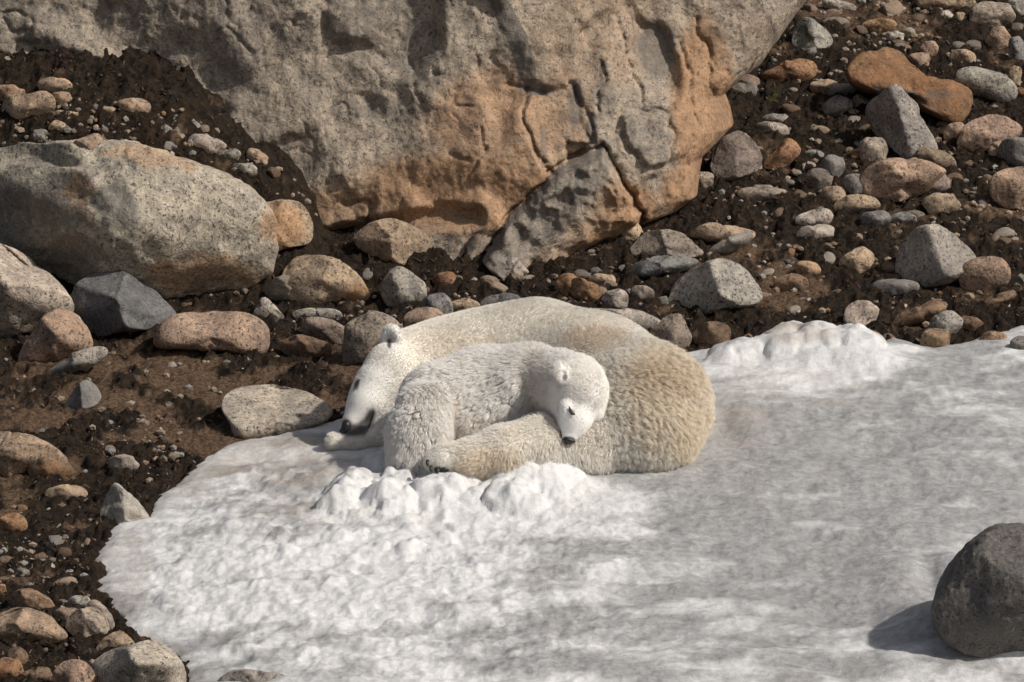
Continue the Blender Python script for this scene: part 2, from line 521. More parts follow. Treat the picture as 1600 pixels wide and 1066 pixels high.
# right outline: x(z) on the surface
ez, ex = [], []
for (px_, py_) in EDGE:
    yy = 3.0
    for _ in range(12):
        p = at_y(np.array(px_), np.array(py_), yy)
        yy = face_y(p[0], p[2]) + 0.30
    ez.append(p[2]); ex.append(p[0])
o_ = np.argsort(ez)
xr = np.interp(cz, np.array(ez)[o_], np.array(ex)[o_])
u = np.linspace(0, 1, NC)
turn = 0.80
W = 0.42
XL = -3.6
X = np.zeros((len(cz), NC)); Y = np.zeros_like(X); Z = np.repeat(cz[:, None], NC, 1)
ia = u < turn
X[:, ia] = XL + (xr[:, None] - W - XL) * (u[ia] / turn)[None]
Y[:, ia] = face_y(X[:, ia], Z[:, ia])
ang = (u[~ia] - turn) / (1 - turn) * R(150)
xs = xr[:, None] - W
X[:, ~ia] = xs + W * np.sin(ang)[None]
Y[:, ~ia] = face_y(xs, cz[:, None]) + 0.30 * np.sin(ang)[None] ** 2 * 0.2 + 0.62 * (1 - np.cos(ang))[None] * 0.6
# top rolls away from the viewer
roll_t = np.clip((Z - 2.6) / 0.8, 0, 1)
Y += 1.6 * roll_t ** 2
P = v3(X.ravel(), Y.ravel(), Z.ravel())
fx, fy = project(P)
big = fbm(P * [0.9, 0.9, 0.8] + 3, 3)
mid = fbm(P * [3.2, 3, 2.6] + 9, 4, ridged=True)
fin = fbm(P * [14, 12, 11] + 1, 4)
pl = np.abs(gnoise(P * [2.0, 2, 1.2] + 20))
# fractured planes: each random seed owns a tilted facet
fr = np.random.default_rng(19)
fs = np.stack([fr.uniform(-3.4, 1.6, 70), fr.uniform(0.2, 3.2, 70)], 1)
ft = fr.normal(size=(70, 2)) * [0.20, 0.16]
fo_ = fr.normal(size=70) * 0.03
wx_, wz_ = P[:, 0] + 0.10 * fbm(P * 3.1 + 7, 3), P[:, 2] + 0.10 * fbm(P * 3.1 + 70, 3)
fd = np.stack([np.hypot((wx_ - s[0]) * 0.9, (wz_ - s[1]) * 0.75) for s in fs], 1).astype(np.float32)
fw = np.exp(-(fd - fd.min(1)[:, None]) / 0.022)
fh = (wx_[:, None] - fs[:, 0]) * ft[:, 0] + (wz_[:, None] - fs[:, 1]) * ft[:, 1] + fo_
facet = (fw * fh).sum(1) / fw.sum(1)
seam = np.exp(-np.abs(gnoise(P * [1.9, 2, 1.1] + [0.6, 0, 4.2] + 0.35 * fbm(P * 2.5, 3)[:, None])) / 0.022) * sstep(-.1, .25, fbm(P * 1.1 + 33, 2))
seam2 = np.exp(-np.abs(gnoise(P * [5.2, 4, 2.6] + 61 + 0.5 * fbm(P * 4.5, 3)[:, None])) / 0.03) * sstep(.0, .3, fbm(P * 1.7 + 13, 2))
rl = 0.12 * big + 0.024 * (mid - .3) + 0.016 * fin + 0.8 * facet - 0.030 * seam - 0.014 * seam2
# conchoidal hollows and broken faces seen on the wall
def hollow(poly, depth, soft):
    global rl
    wob = 9 * fin + 14 * fbm(P * 4.0, 2)
    rl = rl - depth * sstep(-soft * .25, soft, poly_sdf(fx, fy, poly) + wob)
hollow([(470, -60), (690, -60), (694, 20), (690, 70), (668, 100), (655, 130), (620, 125), (560, 90), (500, 70)], 0.075, 24)
hollow([(985, 25), (1035, 40), (1062, 90), (1058, 150), (1000, 130), (985, 90)], 0.05, 12)
hollow([(820, 130), (905, 130), (925, 180), (930, 225), (870, 265), (835, 210)], 0.030, 12)
hollow([(560, 150), (605, 158), (600, 190), (562, 192)], 0.025, 12)
hollow([(880, 215), (925, 222), (915, 250), (885, 262)], 0.06, 8)
hollow([(180, 60), (330, 40), (420, 150), (330, 170), (180, 110)], 0.05, 40)
def ridge(pts, w, h):
    global rl
    d = line_dist(fx + 6 * fin, fy + 6 * big, pts)
    rl = rl + h * np.exp(-(d / w) ** 2)
ridge([(60, 40), (120, 70), (180, 105)], 22, 0.06)
ridge([(700, 0), (705, 80), (680, 150)], 20, 0.02)
ridge([(1050, 40), (1075, 120), (1075, 220), (1080, 300)], 16, 0.025)
ridge([(935, 60), (960, 130), (965, 170)], 14, 0.02)
ridge([(560, 260), (660, 250), (760, 240), (830, 270)], 40, 0.05)
ridge([(700, 190), (800, 190), (850, 255)], 20, 0.02)
for pts, w_, dp in [([(823, 140), (822, 170), (830, 205), (842, 232), (868, 272)], 4, .05), ([(900, 130), (915, 170), (930, 200), (928, 225)], 6, .04),
                    ([(757, 200), (760, 235)], 5, .025), ([(975, 40), (985, 85), (1000, 130), (1010, 160)], 4, .04), ([(946, 100), (955, 130), (940, 150), (938, 175)], 3, .03),
                    ([(860, 268), (890, 250), (912, 238)], 6, .06), ([(640, 90), (655, 130), (668, 160)], 3, .02), ([(1090, 30), (1110, 90), (1120, 150)], 5, .03),
                    ([(1065, 60), (1085, 120), (1090, 190), (1075, 260)], 4, .03), ([(795, 132), (850, 146)], 6, .03), ([(700, 240), (735, 250)], 4, .02), ([(735, 280), (760, 235)], 3, .02)]:
    d = line_dist(fx + 12 * fin + 8 * mid, fy + 12 * big, pts)
    rl = rl - 0.8 * dp * np.exp(-(d / (w_ * .7)) ** 1.3)
# undercut at the foot, where the lower slab and the loose stones sit
foot = line_dist(fx, fy, [(500, 380), (680, 338), (740, 336)])
rl = rl - 0.10 * (1 - sstep(0, 26, foot)) * (fy > 240)
Y2 = Y.ravel() - rl
bw_ = fbm(P * 5 + 77, 3)
blk = poly_sdf(fx + 10 * fin + 38 * bw_, fy + 10 * big - 30 * bw_, [(950, 215), (962, 185), (985, 166), (1015, 163), (1055, 172), (1062, 205), (1050, 240), (1030, 265), (1000, 268), (965, 250)])
rl = rl + 0.04 * sstep(-3, 12, blk) - 0.016 * np.exp(-(blk / 5) ** 2)
slb = poly_sdf(fx + 12 * fin + 9 * mid, fy + 12 * big, [(752, 408), (790, 352), (838, 304), (870, 268), (905, 247), (945, 228), (962, 252), (985, 300), (1010, 335), (985, 380), (930, 400), (880, 425), (800, 440)])
split = (fx - 905) * 0.75 + (fy - 300) * 0.66 + 30 * fbm(P * 3.5 + 4, 3)      # ridge between the dark upper and the rusty lower face
rl = rl + sstep(-2, 9, slb) * (0.13 + 0.05 * fbm(P * 6 + 2, 3, ridged=True)) - 0.07 * np.exp(-(slb / 5) ** 2) - sstep(0, 10, slb) * np.abs(split) * 0.0007
Y2 = Y.ravel() - rl
# rust and vein are stains; dark also holds painted shade of hollow and left side
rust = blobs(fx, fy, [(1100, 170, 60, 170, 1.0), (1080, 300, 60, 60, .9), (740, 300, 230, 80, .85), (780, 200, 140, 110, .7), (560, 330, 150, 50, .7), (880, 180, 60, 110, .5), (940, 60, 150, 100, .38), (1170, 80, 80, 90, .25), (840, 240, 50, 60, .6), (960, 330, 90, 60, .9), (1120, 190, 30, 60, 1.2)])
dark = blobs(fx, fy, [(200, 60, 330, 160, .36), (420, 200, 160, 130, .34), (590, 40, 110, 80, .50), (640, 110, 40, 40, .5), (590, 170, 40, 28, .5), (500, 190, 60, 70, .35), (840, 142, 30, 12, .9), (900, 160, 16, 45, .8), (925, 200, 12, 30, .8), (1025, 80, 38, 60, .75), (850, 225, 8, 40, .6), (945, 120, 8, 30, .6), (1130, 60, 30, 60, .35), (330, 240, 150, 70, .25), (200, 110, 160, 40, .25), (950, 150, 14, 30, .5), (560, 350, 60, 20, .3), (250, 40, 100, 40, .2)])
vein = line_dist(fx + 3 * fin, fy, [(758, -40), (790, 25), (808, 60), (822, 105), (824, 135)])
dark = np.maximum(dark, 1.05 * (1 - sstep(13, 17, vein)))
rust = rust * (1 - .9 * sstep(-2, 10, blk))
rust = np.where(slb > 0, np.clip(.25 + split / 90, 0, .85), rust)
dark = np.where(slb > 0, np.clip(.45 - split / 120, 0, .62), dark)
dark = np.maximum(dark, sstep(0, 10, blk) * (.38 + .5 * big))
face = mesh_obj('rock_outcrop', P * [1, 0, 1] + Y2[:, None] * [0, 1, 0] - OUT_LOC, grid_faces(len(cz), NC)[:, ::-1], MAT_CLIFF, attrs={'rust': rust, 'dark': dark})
face.location = OUT_LOC
tag(face, 'huge grey and rust-stained granite outcrop rising behind the bears', 'rock outcrop')
face['tint'] = (0.40, 0.35, 0.29)
# ------------------------------------------------------------------ stones
TINT = dict(grey=(.36, .345, .325), slate=(.23, .232, .235), pink=(.39, .295, .23), tan=(.41, .325, .245), rust=(.31, .185, .11), brown=(.255, .18, .125),
            pale=(.47, .43, .385), dark=(.17, .155, .14), white=(.55, .52, .48), mauve=(.30, .262, .23))

def smooth_poly(poly, it):
    p = np.asarray(poly, float)
    for _ in range(it):
        q = np.roll(p, -1, 0)
        p = np.stack([0.78 * p + 0.22 * q, 0.22 * p + 0.78 * q], 1).reshape(-1, 2)
    return p

def ell(cx, cy, w, h, rot=0, n=14, jag=0.07, seed=0):
    r = np.random.default_rng(int(cx * 13 + cy * 7 + seed))
    a = np.linspace(0, 2 * math.pi, n, endpoint=False)
    e = np.sign(np.cos(a)) * np.abs(np.cos(a)) ** 0.85, np.sign(np.sin(a)) * np.abs(np.sin(a)) ** 0.85
    k = 1 + jag * r.normal(size=n)
    x, y = e[0] * w / 2 * k, e[1] * h / 2 * k
    c, s = math.cos(R(rot)), math.sin(R(rot))
    return np.stack([cx + x * c + y * s, cy - x * s + y * c], 1)

def traced_rock(name, poly, tint='grey', depth=0.75, facets=None, sharp=0.7, sub=4, seed=1, mat=None, rust=None, dark=None, back=0.12, parent=None, ydist=None, rough=1.0, on=None, chip=1.0, round_it=2):
    r = np.random.default_rng(seed * 31 + 5)
    poly = smooth_poly(poly, round_it)
    poly = poly.mean(0) + (poly - poly.mean(0)) * 1.05
    lo, hi = poly.min(0), poly.max(0)
    c = (lo + hi) / 2
    w, h = hi - lo
    off = poly - c
    off[:, 1] *= -1
    th = np.arctan2(off[:, 1], off[:, 0])
    rr = np.hypot(off[:, 0], off[:, 1])
    o = np.argsort(th)
    th, rr = th[o], rr[o]
    th = np.concatenate([th - 2 * math.pi, th, th + 2 * math.pi]); rr = np.tile(rr, 3)
    V, F = ico(sub)
    a, b, d = V[:, 0].copy(), V[:, 1].copy(), V[:, 2].copy()
    # a fuller, blockier body than a ball
    rho = np.hypot(a, b)
    d = np.sign(d) * np.abs(d) ** 0.8
    if facets is None:
        facets = []
        for _ in range(7):
            n = r.normal(size=3); n[2] = abs(n[2]) + 0.45
            n /= np.linalg.norm(n)
            k = r.uniform(0.58, 0.86)
            facets.append((n[0] / n[2], n[1] / n[2], k / n[2]))
        kk = r.uniform(0.5, 0.9)
        facets += [(-kk, -0.5 * kk, 0.80), (kk * 0.8, -0.7, 0.85)]
    front = np.maximum(d, 0)
    for (nx, ny, k) in facets:
        pl_ = k - nx * a - ny * b
        t = 0.10 * (1 - sharp) + 0.012
        front = np.where(d > 0, -t * np.log(np.exp(-np.clip(front, -1, 2) / t) + np.exp(-np.clip(pl_, -1, 2) / t)), front)
    plm = np.min([k - nx * a - ny * b for (nx, ny, k) in facets], 0)
    d = np.where(d > 0, front, np.minimum(d, plm - 0.04))
    Rt = np.interp(np.arctan2(b, a), th, rr)
    size = math.sqrt(w * h)
    if ydist is None:
        g = hit_ground([c[0]], [hi[1] - 0.02 * h], fn=on or ground_z)[0]
        dist = (g - CAM) @ FW
    else:
        dist = (at_y(np.array(c[0]), np.array(hi[1]), ydist) - CAM) @ FW
    ppm = FPX / dist
    Dm = depth * min(w, h * 1.5, size * 1.1) / 2 / ppm
    dist += back * Dm
    C = CAM + dist * (ray(c[0], c[1]))
    ppm = FPX / dist
    sm = size / ppm
    L = np.stack([rho * np.cos(np.arctan2(b, a)) * Rt / ppm, rho * np.sin(np.arctan2(b, a)) * Rt / ppm, d * Dm], 1)
    nrm = L / (np.linalg.norm(L, axis=1)[:, None] + 1e-9)
    so = r.uniform(0, 50, 3)
    dis = 0.030 * fbm(L / sm * 2.6 + so, 3) + 0.014 * fbm(L / sm * 9 + so, 3, ridged=True) + 0.006 * fbm(L / sm * 26 + so, 2)
    # broken chips: each random direction owns a slightly raised, tilted face
    cs = r.normal(size=(16, 3)); cs /= np.linalg.norm(cs, axis=1)[:, None]
    cw = np.exp((V @ cs.T + 0.10 * fbm(V * 3 + so, 2)[:, None] - 1) / 0.030)
    ch = r.normal(size=16) * 0.020
    tl = (V @ (r.normal(size=(16, 3)) * 0.10).T)
    dis = dis + chip * min(sharp, 0.9) * (cw * (ch + tl * 0.32)).sum(1) / (cw.sum(1) + 1e-12)
    L = L + nrm * (dis * sm * rough)[:, None]
    Wp = L[:, :1] * AX + L[:, 1:2] * UP - L[:, 2:3] * FW
    ox, oy = project(Wp + C)
    base = C - np.array(parent.location) if parent else C
    at = {}
    wob = 0.16 * size * fbm(L / sm * 3.3 + so, 4, gain=.6)
    if rust is not None: at['rust'] = blobs(ox + wob, oy + wob, rust)
    if dark is not None: at['dark'] = blobs(ox + wob, oy + wob, dark)
    ob = mesh_obj(name, Wp, F, mat or MAT_ROCK, parent, attrs=at)
    ob.location = base
    tn = np.array(TINT[tint]) * (1 + 0.08 * r.normal()) * (1 + 0.012 * r.normal(size=3)) * np.array([1.02, 1.0, .97]) if isinstance(tint, str) else tint
    ob['tint'] = [float(q) for q in tn]
    return ob

STONES = [
 # outline (px), tint, options, label
 ([(-70, 255), (0, 240), (60, 236), (150, 230), (230, 234), (300, 250), (350, 275), (390, 302), (412, 330), (420, 360), (416, 395), (412, 410), (400, 426), (380, 441), (330, 462), (270, 473), (200, 468), (100, 452), (0, 425), (-70, 410)],
  'pale', dict(depth=0.85, sub=6, sharp=.4, rough=1.3, back=-.05, facets=[(-1.2, -.15, .60), (.25, .3, .74), (0, .75, .9), (.1, -.8, .8), (-1.3, -.5, .95), (.9, -.7, 1.0)], rust=[(445, 355, 45, 45, .75), (320, 435, 110, 35, .7), (230, 245, 90, 16, .6), (130, 310, 30, 40, .8), (60, 330, 60, 30, .4)], dark=[(50, 345, 110, 60, .75), (185, 320, 35, 45, .8), (140, 300, 14, 80, .6), (60, 270, 60, 18, .6), (110, 400, 60, 40, .8), (330, 455, 60, 16, .5), (408, 400, 12, 30, .4)]), 'massive pale granite boulder below the mossy bank'),  # dark blobs include painted shade on the left third and its groove
 ([(385, 300), (410, 316), (440, 313), (462, 318), (478, 333), (486, 356), (480, 378), (452, 384), (428, 396), (412, 404), (396, 400), (388, 350)], 'tan', dict(depth=1., sub=5, sharp=.8, facets=[(-.3, .3, .6), (.8, .1, .62), (0, -.5, .8)], rust=[(440, 355, 45, 45, .7)]), 'rusty tan block broken off the right end of the massive pale boulder'),
 ([(-90, 378), (-20, 383), (5, 388), (40, 410), (80, 435), (108, 468), (104, 492), (60, 512), (0, 532), (-90, 545)], 'pale', dict(depth=.9, sub=5, dark=[(20, 420, 30, 20, .4)]), 'pale speckled boulder behind the pink wedge-shaped stone'),
 ([(93, 490), (110, 460), (135, 436), (165, 427), (195, 430), (225, 450), (255, 475), (271, 492), (262, 502), (225, 512), (190, 522), (150, 528), (115, 516)], (.15, .155, .165), dict(depth=1.1, sub=5, sharp=.95, chip=.5, facets=[(-.85, -.1, .60), (1.3, .6, .88), (-.5, 1.1, .85)]), 'blue-grey boulder with one dark face in front of the massive pale boulder'),
 ([(28, 566), (45, 530), (65, 497), (90, 486), (115, 494), (135, 515), (142, 548), (110, 562), (70, 570)], 'pink', dict(depth=.9, sub=5), 'rough pink wedge-shaped stone beside the blue-grey boulder'),
 ([(68, 586), (100, 562), (130, 548), (158, 541), (169, 552), (150, 570), (110, 584), (80, 592)], 'grey', dict(depth=1., dark=[(100, 578, 40, 16, .7)]), 'low grey stone lying against the pink wedge-shaped stone'),
 ([(242, 532), (254, 503), (280, 492), (330, 489), (380, 491), (405, 500), (418, 520), (416, 546), (400, 558), (350, 546), (290, 545), (250, 545)], 'pink', dict(depth=.95, sub=5, sharp=.3, facets=[(0, 1.0, .75), (.1, -.35, .85), (.8, .1, 1.0)]), 'long rounded pinkish block to the right of the blue-grey boulder'),
 ([(94, 642), (115, 612), (132, 593), (148, 602), (158, 620), (150, 634), (120, 644)], 'slate', dict(depth=1., sharp=.95, chip=.4, facets=[(-1.1, .1, .45), (1.2, .4, .55)], mat='s'), 'small sharp slate-grey stone with a pale right face on brown soil'),
 ([(350, 628), (370, 608), (420, 604), (470, 611), (505, 627), (517, 645), (500, 662), (440, 678), (370, 696), (360, 662)], 'pale', dict(depth=1.3, sub=5, sharp=.4, back=.75, facets=[(0, 1.5, .30), (.1, -.3, .7)]), 'flat pale slab half buried at the snow edge beside the mother bear'),
 ([(-70, 690), (0, 676), (50, 683), (90, 702), (107, 722), (80, 737), (0, 745), (-70, 748)], 'tan', dict(depth=.9, sub=5), 'broad tan stone with a brown stone leaning on its right end'),
 ([(40, 735), (55, 718), (80, 711), (103, 722), (113, 738), (100, 752), (60, 754)], 'brown', dict(rust=[(85, 738, 40, 20, .6)]), 'squat brown stone leaning on the broad tan stone'),
 (ell(192, 727, 46, 32), 'pale', dict(mat='s'), 'pale egg-shaped stone on soil above the grey pyramid stone'),
 (ell(104, 772, 64, 30), 'tan', dict(mat='s'), 'smooth flat tan stone on soil left of the grey pyramid stone'),
 ([(156, 812), (168, 780), (178, 754), (200, 772), (222, 795), (234, 811), (215, 819), (180, 823)], 'grey', dict(depth=1., sub=5, sharp=.95, facets=[(-.8, .2, .5), (.9, .35, .48)], mat='s'), 'grey pyramid-shaped stone at the left edge of the snow'),
 (ell(18, 820, 50, 36), 'rust', {}, 'rusty orange stone among dark gravel below the broad tan stone'),
 ([(438, 432), (460, 405), (500, 399), (540, 414), (565, 440), (577, 466), (540, 477), (490, 478), (450, 470)], 'tan', dict(depth=.8, sub=5, rust=[(560, 460, 30, 22, .7)]), 'half buried tan granite boulder behind the smooth mauve stone'),
 (ell(453, 454, 76, 46, 5), 'mauve', dict(mat='s', sub=5), 'smooth mauve stone resting against a tan granite boulder'),
 ([(550, 372), (580, 350), (620, 344), (650, 357), (672, 378), (662, 396), (640, 412), (600, 407), (565, 392)], 'tan', dict(depth=1., sub=5, sharp=.7, facets=[(-.7, .0, .55), (.7, .1, .58), (0, .9, .85)]), 'blocky stone split into dark and light faces at the outcrop foot'),
 ([(658, 346), (690, 335), (716, 330), (731, 345), (715, 360), (690, 376), (670, 369)], 'tan', dict(sharp=.8, rust=[(700, 350, 50, 30, .5)]), 'angular tan stone wedged under the outcrop'),
 ([(597, 447), (610, 424), (625, 419), (645, 431), (664, 445), (663, 476), (640, 486), (612, 484), (598, 470)], 'grey', dict(depth=1., sub=5, sharp=.6, dark=[(648, 450, 10, 16, .7)]), 'upright grey boulder standing behind the mother bear\'s neck'),
 ([(760, 429), (785, 410), (800, 399), (815, 414), (831, 429), (790, 434)], 'white', dict(sharp=.8), 'whitish triangular stone under the lowest corner of the outcrop'),
 ([(392, 497), (402, 482), (412, 464), (430, 480), (448, 501), (420, 505)], 'grey', dict(sharp=.9), 'small grey pointed stone between the pinkish block and the mauve stone'),
 (ell(497, 492, 76, 20), 'grey', {}, 'thin flat grey stone under the mauve stone'),
 (ell(505, 516, 66, 38, -10), 'mauve', {}, 'rounded grey-brown stone below the thin flat grey stone'),
 (ell(480, 545, 80, 36, -12), 'brown', {}, 'low brown slab right of the pinkish block'),
 (ell(583, 533, 92, 84, 20), 'mauve', dict(sub=5), 'grey-brown boulder right behind the mother bear\'s ear'),
 (ell(668, 505, 80, 44), 'pink', {}, 'rounded pinkish stone behind the mother bear\'s neck'),
 (ell(682, 482, 46, 44), 'slate', dict(sharp=.9), 'dark grey angular stone above the rounded pinkish stone'),
 (ell(726, 482, 48, 30), 'tan', {}, 'tan stone partly hidden by the mother bear\'s shoulder'),
 (ell(782, 472, 66, 24, 8), 'slate', dict(mat='s'), 'blue-grey flat stone showing over the mother bear\'s shoulder'),
 (ell(695, 439, 36, 28), 'rust', {}, 'small rusty stone right of the upright grey boulder'),
 (ell(976, 503, 116, 40, -6), 'grey', dict(dark=[(940, 495, 40, 12, .6)]), 'long grey stone lying behind the mother bear\'s back'),
 (ell(1053, 523, 50, 60, 20), 'mauve', {}, 'upright mauve stone beside the long grey stone'),
 (ell(1114, 526, 60, 46), 'brown', {}, 'brown-grey stone at the snow edge behind the rump'),
 ([(1046, 482), (1055, 450), (1075, 425), (1110, 406), (1145, 410), (1170, 430), (1190, 463), (1175, 479), (1130, 482), (1085, 492)], 'grey', dict(depth=1., sub=5, sharp=.8, chip=.6, facets=[(-.95, .05, .55), (.55, .5, .62), (0, -.7, .9)]), 'big grey speckled boulder above the snow, its left face dark'),
 ([(977, 402), (1000, 375), (1025, 361), (1065, 364), (1085, 385), (1098, 396), (1080, 404), (1030, 404), (1000, 412)], 'mauve', dict(sub=5, sharp=.9, facets=[(-1.0, .1, .5), (.4, .55, .6)]), 'angular stone with a dark left face behind the long slate stone'),
 ([(973, 440), (990, 412), (1020, 401), (1060, 401), (1092, 408), (1070, 422), (1020, 434)], 'slate', dict(depth=.9, sub=5), 'long smooth slate stone left of the big grey speckled boulder'),
 (ell(981, 362, 48, 36, -10), 'tan', {}, 'tan stone tucked against the rusty foot of the outcrop'),
 (ell(1128, 368, 100, 36, -4), 'tan', {}, 'flat tan stone with a grey wedge leaning on it'),
 (ell(1143, 381, 74, 20, 24), 'grey', dict(mat='s'), 'grey wedge leaning on a flat tan stone'),
 (ell(888, 447, 38, 36), 'rust', dict(sharp=.9), 'reddish angular stone just above the mother bear\'s back'),
 (ell(917, 457, 56, 32, -15), 'rust', dict(sharp=.9), 'reddish slab beside the reddish angular stone'),
 (ell(961, 469, 40, 34), 'grey', {}, 'small round granite stone above the long grey stone'),
 (ell(940, 438, 44, 20), 'tan', {}, 'small flat tan stone above the reddish slab'),
 (ell(1002, 461, 38, 26), 'mauve', {}, 'small grey-brown stone left of the big grey speckled boulder'),
 ([(1111, 252), (1125, 222), (1150, 206), (1168, 211), (1180, 235), (1188, 256), (1170, 274), (1140, 284), (1117, 280)], 'mauve', dict(sub=5, sharp=.7, facets=[(-.6, .2, .6), (.7, .1, .6), (0, .9, .9)]), 'upright blocky granite stone beside the rusty cliff edge'),
 ([(1188, 260), (1215, 230), (1235, 212), (1253, 230), (1241, 252), (1215, 266)], 'rust', dict(sharp=.8), 'rusty wedge right of the upright blocky granite stone'),
 ([(1240, 72), (1244, 40), (1262, 26), (1285, 44), (1301, 62), (1285, 77), (1255, 84)], 'grey', dict(sub=5, sharp=.8, facets=[(-.8, .1, .55), (.6, .4, .6)]), 'pale grey angular boulder high on the slope by the cliff'),
 ([(1183, 119), (1215, 105), (1245, 92), (1270, 97), (1277, 112), (1260, 129), (1220, 131)], 'rust', {}, 'reddish stone lying below the pale grey angular boulder'),
 ([(1333, 128), (1348, 100), (1400, 97), (1450, 107), (1490, 124), (1509, 150), (1511, 186), (1490, 197), (1455, 180), (1420, 165), (1370, 150)], (.25, .15, .085), dict(depth=1., sub=5, sharp=.6, rough=2.6, chip=2.0, round_it=1, rust=[(1420, 140, 120, 70, .5)], dark=[(1395, 150, 60, 16, .7), (1465, 150, 30, 12, .6), (1440, 172, 40, 10, .6)], facets=[(0, 1.0, .6), (-.3, -.9, .65), (.9, .2, .8)]), 'big rough rust-brown boulder behind the tall grey wedge'),  # dark blobs paint shade under the boulder and on its front facets
 ([(1352, 172), (1375, 150), (1398, 130), (1420, 150), (1440, 190), (1466, 236), (1440, 250), (1415, 250), (1400, 230), (1370, 202)], 'grey', dict(depth=.9, sub=5, sharp=.85, facets=[(-1.1, -.1, .5), (.3, .35, .52)]), 'tall grey wedge of granite leaning on the slope'),
 (ell(1541, 134, 96, 50, -18, jag=.02), 'grey', dict(sub=5, sharp=.1), 'smooth grey oval boulder right of the rust-brown boulder'),
 (ell(1550, 25, 74, 42, 0, jag=.03), 'mauve', dict(sub=5), 'rounded mauve-grey boulder at the top of the slope'),
 (ell(1561, 64, 36, 42), 'pink', {}, 'upright pink stone below the rounded mauve-grey boulder'),
 (ell(1589, 80, 26, 44), 'slate', {}, 'upright slate stone beside the upright pink stone'),
 (ell(1545, 214, 92, 56, 12), 'pink', dict(sub=5, dark=[(1520, 235, 26, 20, .4)]), 'broad pinkish boulder below the smooth grey oval boulder'),
 (ell(1495, 210, 36, 34), 'tan', dict(mat='s'), 'round tan stone pressed against the broad pinkish boulder'),
 (ell(1557, 230, 34, 38), 'tan', dict(sharp=.9), 'small pointed stone in front of the broad pinkish boulder'),
 (ell(1600, 242, 80, 48), 'slate', {}, 'blue-grey boulder below the broad pinkish boulder'),
 (ell(1592, 296, 82, 58, 6), 'pink', dict(sub=5), 'pink boulder jutting in below the blue-grey boulder'),
 (ell(1471, 320, 56, 36), 'tan', {}, 'tan speckled stone above the big grey dome boulder'),
 ([(1402, 418), (1415, 378), (1440, 354), (1470, 357), (1500, 380), (1525, 406), (1505, 424), (1480, 442), (1440, 452), (1410, 442)], 'grey', dict(depth=1., sub=5, sharp=.5, chip=.6, facets=[(-.8, .0, .66), (.6, .45, .70)], dark=[(1478, 420, 16, 12, .9)]), 'big grey dome boulder with the pink round stone beside it'),  # dark blob is a shadow spot painted into the colour
 (ell(1538, 430, 80, 54, 8, jag=.02), 'pink', dict(sub=5, sharp=.1), 'pink round stone beside the big grey dome boulder'),
 (ell(1399, 450, 76, 30, 0, jag=.03), 'slate', dict(mat='s'), 'smooth slate oval in front of the big grey dome boulder'),
 ([(1317, 502), (1325, 477), (1350, 471), (1376, 480), (1368, 502), (1355, 517), (1330, 510)], 'pale', dict(sharp=.85, facets=[(-.4, .4, .6), (.9, -.3, .6)]), 'pale angular stone just above the snow ridge'),
 (ell(1478, 507, 50, 38, 15), 'grey', dict(sharp=.9), 'pale grey angular stone leaning on a brown one at the snow edge'),
 (ell(1461, 531, 48, 32), 'brown', {}, 'brown stone under a pale grey angular one at the snow edge'),
 (ell(1517, 508, 40, 26, -20), 'brown', {}, 'brown wedge right of the pale grey angular stone'),
 (ell(1553, 530, 42, 24), 'brown', {}, 'small brown stone lying on the snow edge'),
 (ell(1596, 542, 40, 34), 'slate', {}, 'dark stone on the snow right of the small brown stone'),
 ([(1343, 292), (1360, 262), (1400, 249), (1450, 257), (1477, 268), (1460, 282), (1440, 302), (1380, 317), (1350, 318)], 'pink', dict(sub=5, dark=[(1360, 270, 20, 16, .5)]), 'broad pinkish slab under the tall grey wedge'),
 (ell(1442, 289, 84, 38, 8), 'mauve', dict(dark=[(1420, 280, 30, 14, .7)]), 'oval mottled stone lying on the broad pinkish slab'),
 (ell(1460, 247, 66, 34, -20), 'tan', {}, 'smooth tan stone under the toe of the tall grey wedge'),
 (ell(1365, 237, 42, 46), 'mauve', {}, 'blocky stone left of the tall grey wedge\'s toe'),
 (ell(1301, 263, 34, 42, 0, jag=.03), 'slate', dict(mat='s'), 'upright blue-grey cobble between other cobbles'),
 (ell(1279, 283, 40, 38, 0, jag=.03), 'dark', {}, 'dark round cobble left of the blue-grey cobble'),
 (ell(1302, 306, 38, 32, 0, jag=.03), 'tan', {}, 'tan round cobble below the blue-grey cobble'),
 (ell(1339, 293, 50, 38, -20, jag=.03), 'slate', {}, 'blue-grey cobble touching the broad pinkish slab'),
 (ell(1337, 322, 66, 32, 10), 'tan', {}, 'flat tan stone below the cobbles'),
 (ell(1272, 343, 58, 28, 10), 'pale', {}, 'pale flat stone left of the flat tan stone'),
 (ell(1368, 344, 48, 28), 'slate', {}, 'rounded slate stone below the flat tan stone'),
 (ell(1410, 343, 44, 20), 'slate', {}, 'thin slate stone left of the tan speckled stone'),
 (ell(1274, 366, 60, 28, 4, jag=.03), 'pale', dict(mat='s'), 'pale grey oval stone below the pale flat stone'),
 (ell(1340, 410, 52, 40, 25), 'tan', dict(sharp=.9), 'angular tan stone left of the big grey dome boulder'),
 (ell(1262, 421, 36, 28), 'tan', dict(rust=[(1262, 421, 30, 20, .5)]), 'small orange-tan stone right of the big grey speckled boulder'),
 (ell(1238, 444, 54, 30), 'brown', {}, 'half buried brown stone below the small orange-tan stone'),
 (ell(1190, 303, 72, 26, 0), 'mauve', {}, 'flat grey stone on dark moss below the rusty wedge'),
 (ell(1206, 203, 56, 24, -12), 'pale', {}, 'pale flat stone on moss above the upright granite stone'),
 (ell(1212, 187, 42, 18), 'grey', {}, 'small flat grey stone above the pale flat stone on moss'),
 (ell(1306, 167, 42, 30, 15), 'grey', {}, 'rounded grey stone left of the tall grey wedge\'s tip'),
 (ell(1313, 142, 46, 22, 8), 'grey', dict(mat='s'), 'flat grey stone in front of the rust-brown boulder'),
